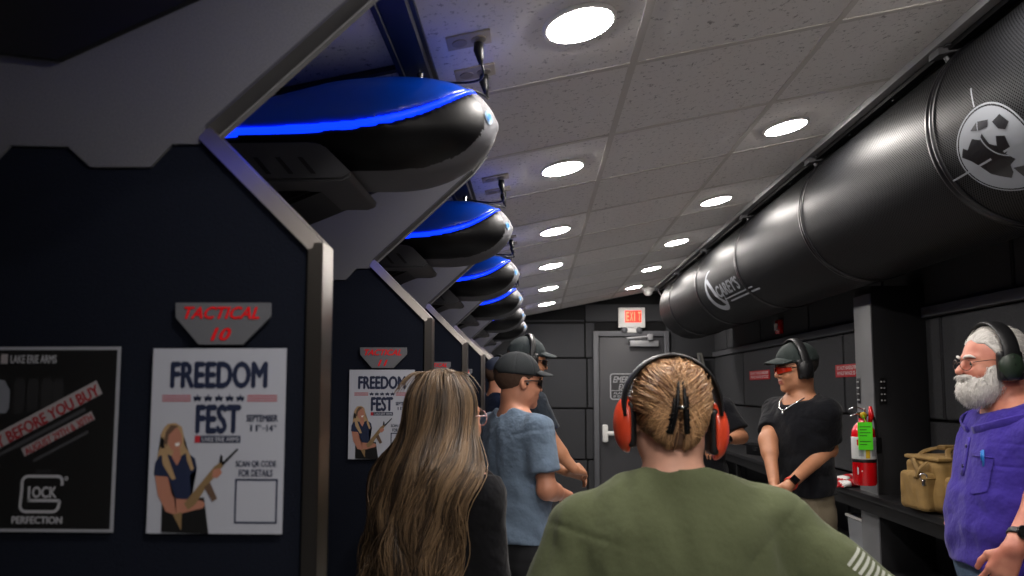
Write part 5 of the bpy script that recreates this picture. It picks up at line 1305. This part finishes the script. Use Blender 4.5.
# ================================================================== right side: column, counter, bag, extinguisher
x0 = 1.80; yA, yB = 4.02, 4.22
t = thing('support_column', 'tall dark steel column standing between the counter and the right wall', 'column', (1.95, 4.1, 0))
b = B(); b.box((x0+.004, yA, 0), (2.088, yB, 2.06), 0, .004); b.build('post', mat('column_black', '#1b1b1d', .5, bump=.2, bscale=20, stretch=(1, 1, .1)), t, auto=40, world=True)
b = B(); b.box((x0-.004, yA-.004, 0), (x0+.004, yB+.004, 2.02), 0, .002); b.build('edge_plate', mat('column_edge', '#6a6b6d', .45), t, auto=40, world=True)
for lx, ly, face in ((x0-.006, yB-.03, 0), (x0+.045, yA-.003, 1)):
    b = B()
    if face == 0: b.box((lx-.003, ly-.018, 1.425), (lx, ly+.018, 1.565), 0, .002)
    else: b.box((lx-.018, ly-.003, 1.425), (lx+.018, ly, 1.565), 0, .002)
    br = b.build('bracket', M['black'], t, auto=40, world=True)
    for i in range(4):
        for q in (-.008, .008):
            b = B(); z = 1.445+i*.033
            if face == 0: b.lathe([(.0045, 0), (.0045, -.004), (0, -.005)], (lx-.003, ly+q, z), 'x', 8)
            else: b.lathe([(.0045, 0), (.0045, -.004), (0, -.005)], (lx+q, ly-.003, z), 'y', 8)
            b.build('bolt', M['frame'] if False else M['label'], br, world=True)
# counter
t = thing('counter', 'long black counter shelf along the right wall under the tan bag', 'counter', (1.93, 3.0, 0))
CT = .95
b = B(); b.box((1.745, 1.2, CT-.032), (2.088, YF-.05, CT), 0, .004)
top = b.build('worktop', M['wood_black'], t, auto=40, world=True)
b = B(); b.box((1.765, 1.2, CT-.10), (1.785, YF-.05, CT-.032)); b.build('apron', M['black'], t, smooth=False, world=True)
b = B(); b.box((1.83, 1.2, .53), (2.088, YF-.05, .555), 0, .003); b.build('lower_shelf', M['wood_black'], t, auto=40, world=True)
for yv in (1.25, 2.6, 5.4, 6.8, 8.6):
    b = B(); b.box((1.80, yv-.02, 0), (1.84, yv+.02, CT-.032), 0, .003); b.build('leg', M['black'], t, auto=40, world=True)

# range bag
bx, by = 1.905, 3.50
t = thing('range_bag', 'tan canvas range bag with zip pockets on the black counter', 'bag', (bx, by, CT), .12)
W_, D_, H_ = .145, .125, .235
def bagf(p):
    d = rbox(p, (0, 0, H_/2+.002), (W_, D_, H_/2), .035)
    d = d+.006*np.sin(p[:, 2]*30)*np.cos(p[:, 0]*18)-.012*np.sin(np.clip(p[:, 2]/H_, 0, 1)*PI)
    d = d+wrinkle(p, 1.6, 3)*.004
    return smax(d, .001-p[:, 2], .004)
sdf_obj('body', bagf, (-.22, -.2, -.01), (.22, .2, .30), .006, M['cordura'], t)
for (cx_, cy_, sx_, sy_, sz_, zc_) in ((-.165, .0, .035, .095, .085, .095), (-.055, -.150, .080, .028, .080, .092), (.085, -.148, .050, .026, .085, .098)):
    f_ = lambda p: smax(rbox(p, (cx_, cy_, zc_), (sx_, sy_, sz_), .022)+wrinkle(p, 2.2, 5)*.003, .001-p[:, 2], .003)
    o = sdf_obj('pocket', f_, (cx_-sx_-.03, cy_-sy_-.03, -.01), (cx_+sx_+.03, cy_+sy_+.03, .22), .005, M['cordura'], t)
    b = B(); b.tube([(cx_-sx_*.8, cy_-sy_-.001, zc_+sz_*.72), (cx_+sx_*.8, cy_-sy_-.001, zc_+sz_*.72)], .003, 6); b.build('zip', M['cordura2'], o)
b = B(); b.box((-.15, -.125, .232), (.15, .125, .250), 0, .009); b.build('lid', M['cordura'], t, auto=50)
b = B()
for yy_ in (-.075, .075):
    b.tube(smooth_path([(-.10, yy_*1.75, .11), (-.098, yy_*1.72, .20), (-.085, yy_*1.3, .258), (-.04, yy_*.5, .285), (.04, yy_*.5, .285), (.085, yy_*1.3, .258), (.098, yy_*1.72, .20), (.10, yy_*1.75, .11)], 30, 3), 1, 6, ell=(.013, .0025), up=(0, 1, .4))
b.build('handle', M['cordura2'], t)
b = B(); b.box((-.05, -.03, .275), (.05, .03, .297), 0, .010); b.build('handle_wrap', M['cordura2'], t, auto=50)
b = B(); b.tube(smooth_path([(-.155, -.06, .23), (-.200, -.06, .20), (-.212, -.05, .15), (-.19, -.04, .19), (-.155, .05, .235)], 20, 2), 1, 6, ell=(.012, .0025), up=(0, 1, 0)); b.build('shoulder_strap', M['cordura2'], t)
b = B(); ring_tube(b, (-.196, -.085, .165), (.5, 1, 0), (.014, .014), .003, 6); b.box((-.206, -.094, .125), (-.186, -.084, .155), 0, .003); b.build('buckle', M['silver'], t)

# fire extinguisher with tag
ex, ey, ez = 1.705, 3.95, 1.01
t = thing('fire_extinguisher', 'red fire extinguisher with a neon green tag, hung on the column', 'fire extinguisher', (ex, ey, ez))
r = .058
b = B(); b.lathe([(0, 0), (r*.9, 0), (r, .012), (r, .255), (r*.93, .285), (r*.62, .312), (r*.34, .325), (r*.32, .345), (0, .345)], (0, 0, 0), sides=36); cyl = b.build('cylinder', M['ext_red'], t, auto=50)
b = B(); b.lathe([(r+.0008, .135), (r+.0012, .137), (r+.0012, .245), (r+.0008, .247)], (0, 0, 0), sides=36)
lab = b.build('paper_label', M['label'], cyl)
b = B()
for a0, a1, z0, z1, mi in ((255, 275, .14, .20, 0), (215, 245, .205, .235, 1), (285, 318, .15, .23, 2), (222, 246, .15, .195, 2)):
    n = 6; V = [(math.cos(math.radians(a0+(a1-a0)*i/n))*(r+.0018), math.sin(math.radians(a0+(a1-a0)*i/n))*(r+.0018), z) for i in range(n+1) for z in (z0, z1)]
    b.add(V, [[2*i, 2*i+2, 2*i+3, 2*i+1] for i in range(n)], mi)
b.build('label_print', [M['yellow'], M['ext_red'], M['pgrey']], lab)
b = B(); b.lathe([(r+.001, .118), (r+.002, .12), (r+.002, .132), (r+.001, .134)], (0, 0, 0), sides=36); b.build('black_band', M['black'], cyl)
b = B()
V = [(math.cos(math.radians(a))*(r+.0012), math.sin(math.radians(a))*(r+.0012), z) for a, z in ((212, .055), (212, .095), (240, .075))]; b.add(V, [[0, 2, 1], [0, 1, 2]]); b.build('white_triangle', M['label'], cyl, smooth=False)
b = B(); b.lathe([(.018, .34), (.020, .345), (.020, .37), (.012, .375)], (0, 0, 0), sides=16)
b.tube([(0, 0, .36), (-.045, -.01, .372), (-.062, -.012, .362)], .007, 8); b.build('valve', M['chrome'], t, auto=40)
b = B(); b.tube([(.01, 0, .385), (-.04, -.012, .405), (-.078, -.02, .388)], 1, 6, ell=(.009, .003), up=(0, 1, 0)); b.tube([(.01, 0, .372), (-.03, -.012, .372), (-.07, -.02, .355)], 1, 6, ell=(.009, .003), up=(0, 1, 0)); b.tube([(.012, .0, .37), (.012, 0, .395)], .005, 8); b.build('handle', M['chrome'], t)
b = B(); b.lathe([(.016, 0), (.016, -.01), (0, -.011)], (-.006, -.018, .36), 'y', 16); b.build('gauge', M['yellow'], t)
b = B(); b.tube([(.032, -.01, .32), (.04, -.012, .36), (.036, -.012, .405)], [.010, .014, .008], 10); b.build('nozzle', M['ext_red'], t)
b = B(); b.tube(smooth_path([(.02, 0, .36), (.05, .0, .36), (.066, .0, .32), (.068, .0, .2)], 14), .007, 8); b.build('hose', M['black'], t)
b = B(); b.box((-.058, -.075, .185), (.015, -.073, .325), 0); b.tube([(-.01, -.066, .32), (-.012, -.03, .36)], .0015, 5)
for i, z in enumerate((.30, .285, .27, .255, .225, .21)): b.box((-.050, -.0758, z), (.006-(i % 2)*.02, -.0752, z+.004), 1)
tg = b.build('inspection_tag', [M['neon'], mat('tag_print', '#2c6a18', .6)], t, smooth=False)
b = B(); b.box((-.02, .056, .10), (.045, .069, .30), 0, .003); b.box((.02, .056, .16), (.12, .069, .24), 0, .003); b.build('wall_bracket', M['black'], t, auto=40)

# crumpled red and white gloves on the counter
def glove(loc, rz, lab, sd):
    t = thing('work_glove', lab, 'glove', loc, rz, 'gloves on the counter')
    pl, fg, c = hand_prims((0, 0, .018), (0, 1, 0), (0, 0, -1), (sd, 0, 0), .25, 1.0, .1)
    def f(p):
        e = np.full(len(p), 1.)
        for a, b_, r1, r2 in pl: e = smin(e, cone(p, a, b_, r1*1.15, r2*1.15), .012)
        for a, b_, r1, r2 in fg: e = smin(e, cone(p, a, b_, r1*1.15, r2*1.15), .004)
        e = smin(e, cone(p, (0, -.05, .016), (0, .02, .018), .024, .022), .012)
        return smax(e+wrinkle(p, 3, 5)*.002, .001-p[:, 2], .003)
    sdf_obj('glove_shell', f, (-.09, -.09, -.01), (.09, .2, .06), .005, [M['white'], M['redsign']], t, None, lambda c: (np.sin(c[:, 1]*60+c[:, 0]*25) > .1) | (c[:, 1] < -.02))
glove((1.83, 4.36, CT), 1.9, 'red and white glove lying on the counter left of the extinguisher, nearer one', 1)
glove((1.90, 4.62, CT), 2.3, 'red and white glove lying behind the other glove on the counter', -1)
# dark case and bits of gear further along the counter
for i, (gx, gy, w_, d_, h_, lb) in enumerate(((1.90, 5.35, .07, .16, .035, 'black pistol case lying on the counter beyond the man in black, nearest of the gear'), (1.87, 5.85, .05, .09, .06, 'small dark pouch on the far part of the counter'), (1.92, 6.4, .08, .12, .09, 'dark ammunition box on the far counter'))):
    t = thing('gear_case', lb, 'case', (gx, gy, CT), .2*i)
    b = B(); b.box((-w_, -d_, .0), (w_, d_, h_), 0, .008); b.build('shell', M['gloss'], t, auto=40)
    b = B(); b.box((-w_-.003, -.03, h_*.45), (-w_+.004, .03, h_*.75), 0, .002); b.build('latch', M['chrome'], t, auto=40)
    b = B(); b.box((-w_+.01, -d_+.01, h_), (w_-.01, d_-.01, h_+.012), 0, .005); b.build('lid', M['black'], t, auto=40)
# white box below the counter
t = thing('storage_bin', 'white plastic bin on the lower shelf below the extinguisher', 'bin', (1.965, 4.42, .556))
b = B(); o_ = [(-.10, .0), (.10, .0), (.112, .20), (-.112, .20)]
b.prism(o_, lambda x, z: (x, -.14, z), lambda x, z: (x, .14, z), 0, .01); b.build('tub', mat('bin_white', '#8f9296', .5), t, auto=40)
b = B(); b.box((-.12, -.15, .195), (.12, .15, .212), 0, .005); b.build('lid', M['white'], t, auto=40)

# red signs on the right wall
def wall_sign(yc, zc, w_, h_, lab, lines):
    t = thing('wall_sign', lab, 'sign', (XR-.032, yc, zc))
    b = B(); b.box((-.004, -w_/2, -h_/2), (0, w_/2, h_/2), 0, .001); b.build('plate', M['redsign'], t, auto=40)
    b = B()
    for i, s_ in enumerate(lines): b.text(s_, lambda u, v: (-.0047, -u, v), -w_/2*.88+(.0), h_*(.08-.42*i), w_*.88, h_*.30, 0, .02)
    b.build('lettering', M['white'], t, smooth=False)
q = P(846, 370.5, 5.02); wall_sign(5.0, float(q[2]), .46, .085, 'red wall sign with two white lines of text beside the column', ['DO NOT HANDLE FIREARMS', 'WHILE RANGE IS COLD'])
q = P(757.5, 375, 6.95); wall_sign(7.0, float(q[2]), .62, .085, 'red wall sign left of the young man\'s face', ['DO NOT HANDLE FIREARMS', 'WHILE RANGE IS COLD'])
# fire alarm
q = P(776, 327, 6.35)
t = thing('fire_alarm', 'small red fire alarm horn high on the right wall', 'alarm', (XR-.032, 6.35, float(q[2])))
b = B(); b.box((-.035, -.06, -.06), (0, .06, .06), 0, .008); b.build('housing', M['ext_red'], t, auto=40)
b = B(); b.box((-.055, -.02, -.03), (-.035, .02, .03), 0, .006); b.build('strobe', M['white'], t, auto=40)
# pale board leaning by the far wall
a = P(701, 352, 8.45); c = P(717, 430, 8.35)
xa_ = float(a[0])
t = thing('leaning_board', 'narrow pale grey board leaning at the far wall on the counter end', 'board', (xa_, 8.6, .95))
xa, za = float(a[0]), float(a[2])
b = B(); b.prism([(xa-.0, za), (xa+.055, za+.0), (xa+.17, 1.35), (xa+.19, .96), (xa+.06, .96)][::-1], lambda x, z: (x, 8.55+.10*(z/za), z), lambda x, z: (x, 8.556+.10*(z/za)+.006, z), 0, .002)
b.build('panel', mat('board_grey', '#77766f', .6), t, auto=40, world=True)
b = B(); b.tube([(xa+.02, 8.54+.10, za-.02), (xa+.10, 8.59, .99)], .008, 8); b.build('rail', M['frame'], t, world=True)
